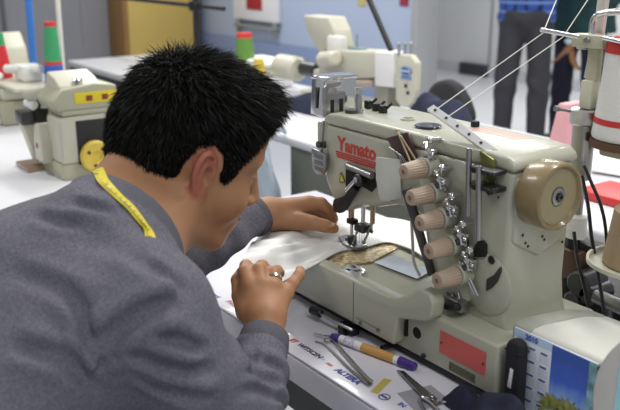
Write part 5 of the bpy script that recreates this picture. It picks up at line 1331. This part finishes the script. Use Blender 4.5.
for dir_, m_ in (('X', mx), ('Z', mx2)):
    wv = nt.nodes.new('ShaderNodeTexWave'); wv.bands_direction = dir_; wv.inputs['Scale'].default_value = 5; nt.links.new(tc.outputs['Object'], wv.inputs['Vector'])
    rp = nt.nodes.new('ShaderNodeMapRange'); rp.inputs['From Min'].default_value = .75; rp.inputs['From Max'].default_value = .85; nt.links.new(wv.outputs['Fac'], rp.inputs['Value']); nt.links.new(rp.outputs['Result'], m_.inputs['Factor'])
nt.links.new(mx.outputs['Result'], mx2.inputs['A']); nt.links.new(mx2.outputs['Result'], bs_.inputs['Base Color'])
q = at(517, 152, 'z', 0)
fa_, ra_, _u = frame_of(-52, 0); O1 = Vector((q.x, q.y, 0))
stander((q.x, q.y), -52, 'person in a blue checked shirt and dark grey trousers standing behind the machines', CHK, mat('dark_grey_trousers', '3C3C42', .9, noise=.5, nscale=60), .93, hands=[O1+fa_*.24-ra_*.06+Vector((0, 0, 1.22)), O1+fa_*.26+ra_*.05+Vector((0, 0, 1.25))], stance=.12)
q = at(572, 145, 'z', 0); O2 = Vector((q.x, q.y, 0))
hd = [at(567, 50, 'd', pr_d(O2)-.22), at(572, 54, 'd', pr_d(O2)-.20)]
stander((q.x, q.y), -80, 'person in a dark green jacket and navy trousers standing with hands held at the waist', mat('dark_green_jacket', '1E4242', .85, noise=.6, nscale=14, color2='16302F'), mat('navy_trousers', '1C1C30', .9, noise=.5, nscale=60), .84, hands=hd[::-1] if False else hd, seed=2, stance=.13)
p = at(569, 41, 'd', pr_d(O2)-.26)
o = MB().lathe([(0, -.022), (.012, -.022), (.028, -.010), (.032, 0), (.028, .010), (.012, .022), (0, .022)], Matrix.Translation(p), 24).build('round_disc', mat('pale_cyan_plastic', 'DDF4F8', .3))
tag(o, 'small pale cyan round disc held at the waist of the person in green', 'disc')
# ================================================================ light of the hall
w_ = bpy.data.worlds.new('hall_light'); scene.world = w_; w_.use_nodes = True
bgn = w_.node_tree.nodes['Background']; bgn.inputs['Color'].default_value = (.92, .96, 1.0, 1); bgn.inputs['Strength'].default_value = .40
def lamp(name, loc, sx, sy, power, col=(1, .98, .95), rot=(0, 0, 0)):
    l = bpy.data.lights.new(name, 'AREA'); l.shape = 'RECTANGLE'; l.size = sx; l.size_y = sy; l.energy = power; l.color = col
    o = bpy.data.objects.new(name, l); COL.objects.link(o); o.location = loc; o.rotation_euler = rot
for i, (x, y, p) in enumerate(((.2, .9, 46), (1.9, -.8, 30), (-1.8, .9, 46), (-1.6, -1.2, 30), (-4.2, 1.6, 60), (-3.4, 4.6, 110), (-.4, 3.2, 46))):  # out of view; the strongest one is added to brighten the back wall
    lamp('ceiling_or_fill_lamp', (x, y, 2.9), 1.3, .3, p*.80)
vs = scene.view_settings; vs.view_transform = 'Standard'; vs.look = 'None'; vs.exposure = 0.0; vs.gamma = 1; vs.use_curve_mapping = False
scene.cycles.max_bounces = 6; scene.cycles.caustics_reflective = False; scene.cycles.caustics_refractive = False
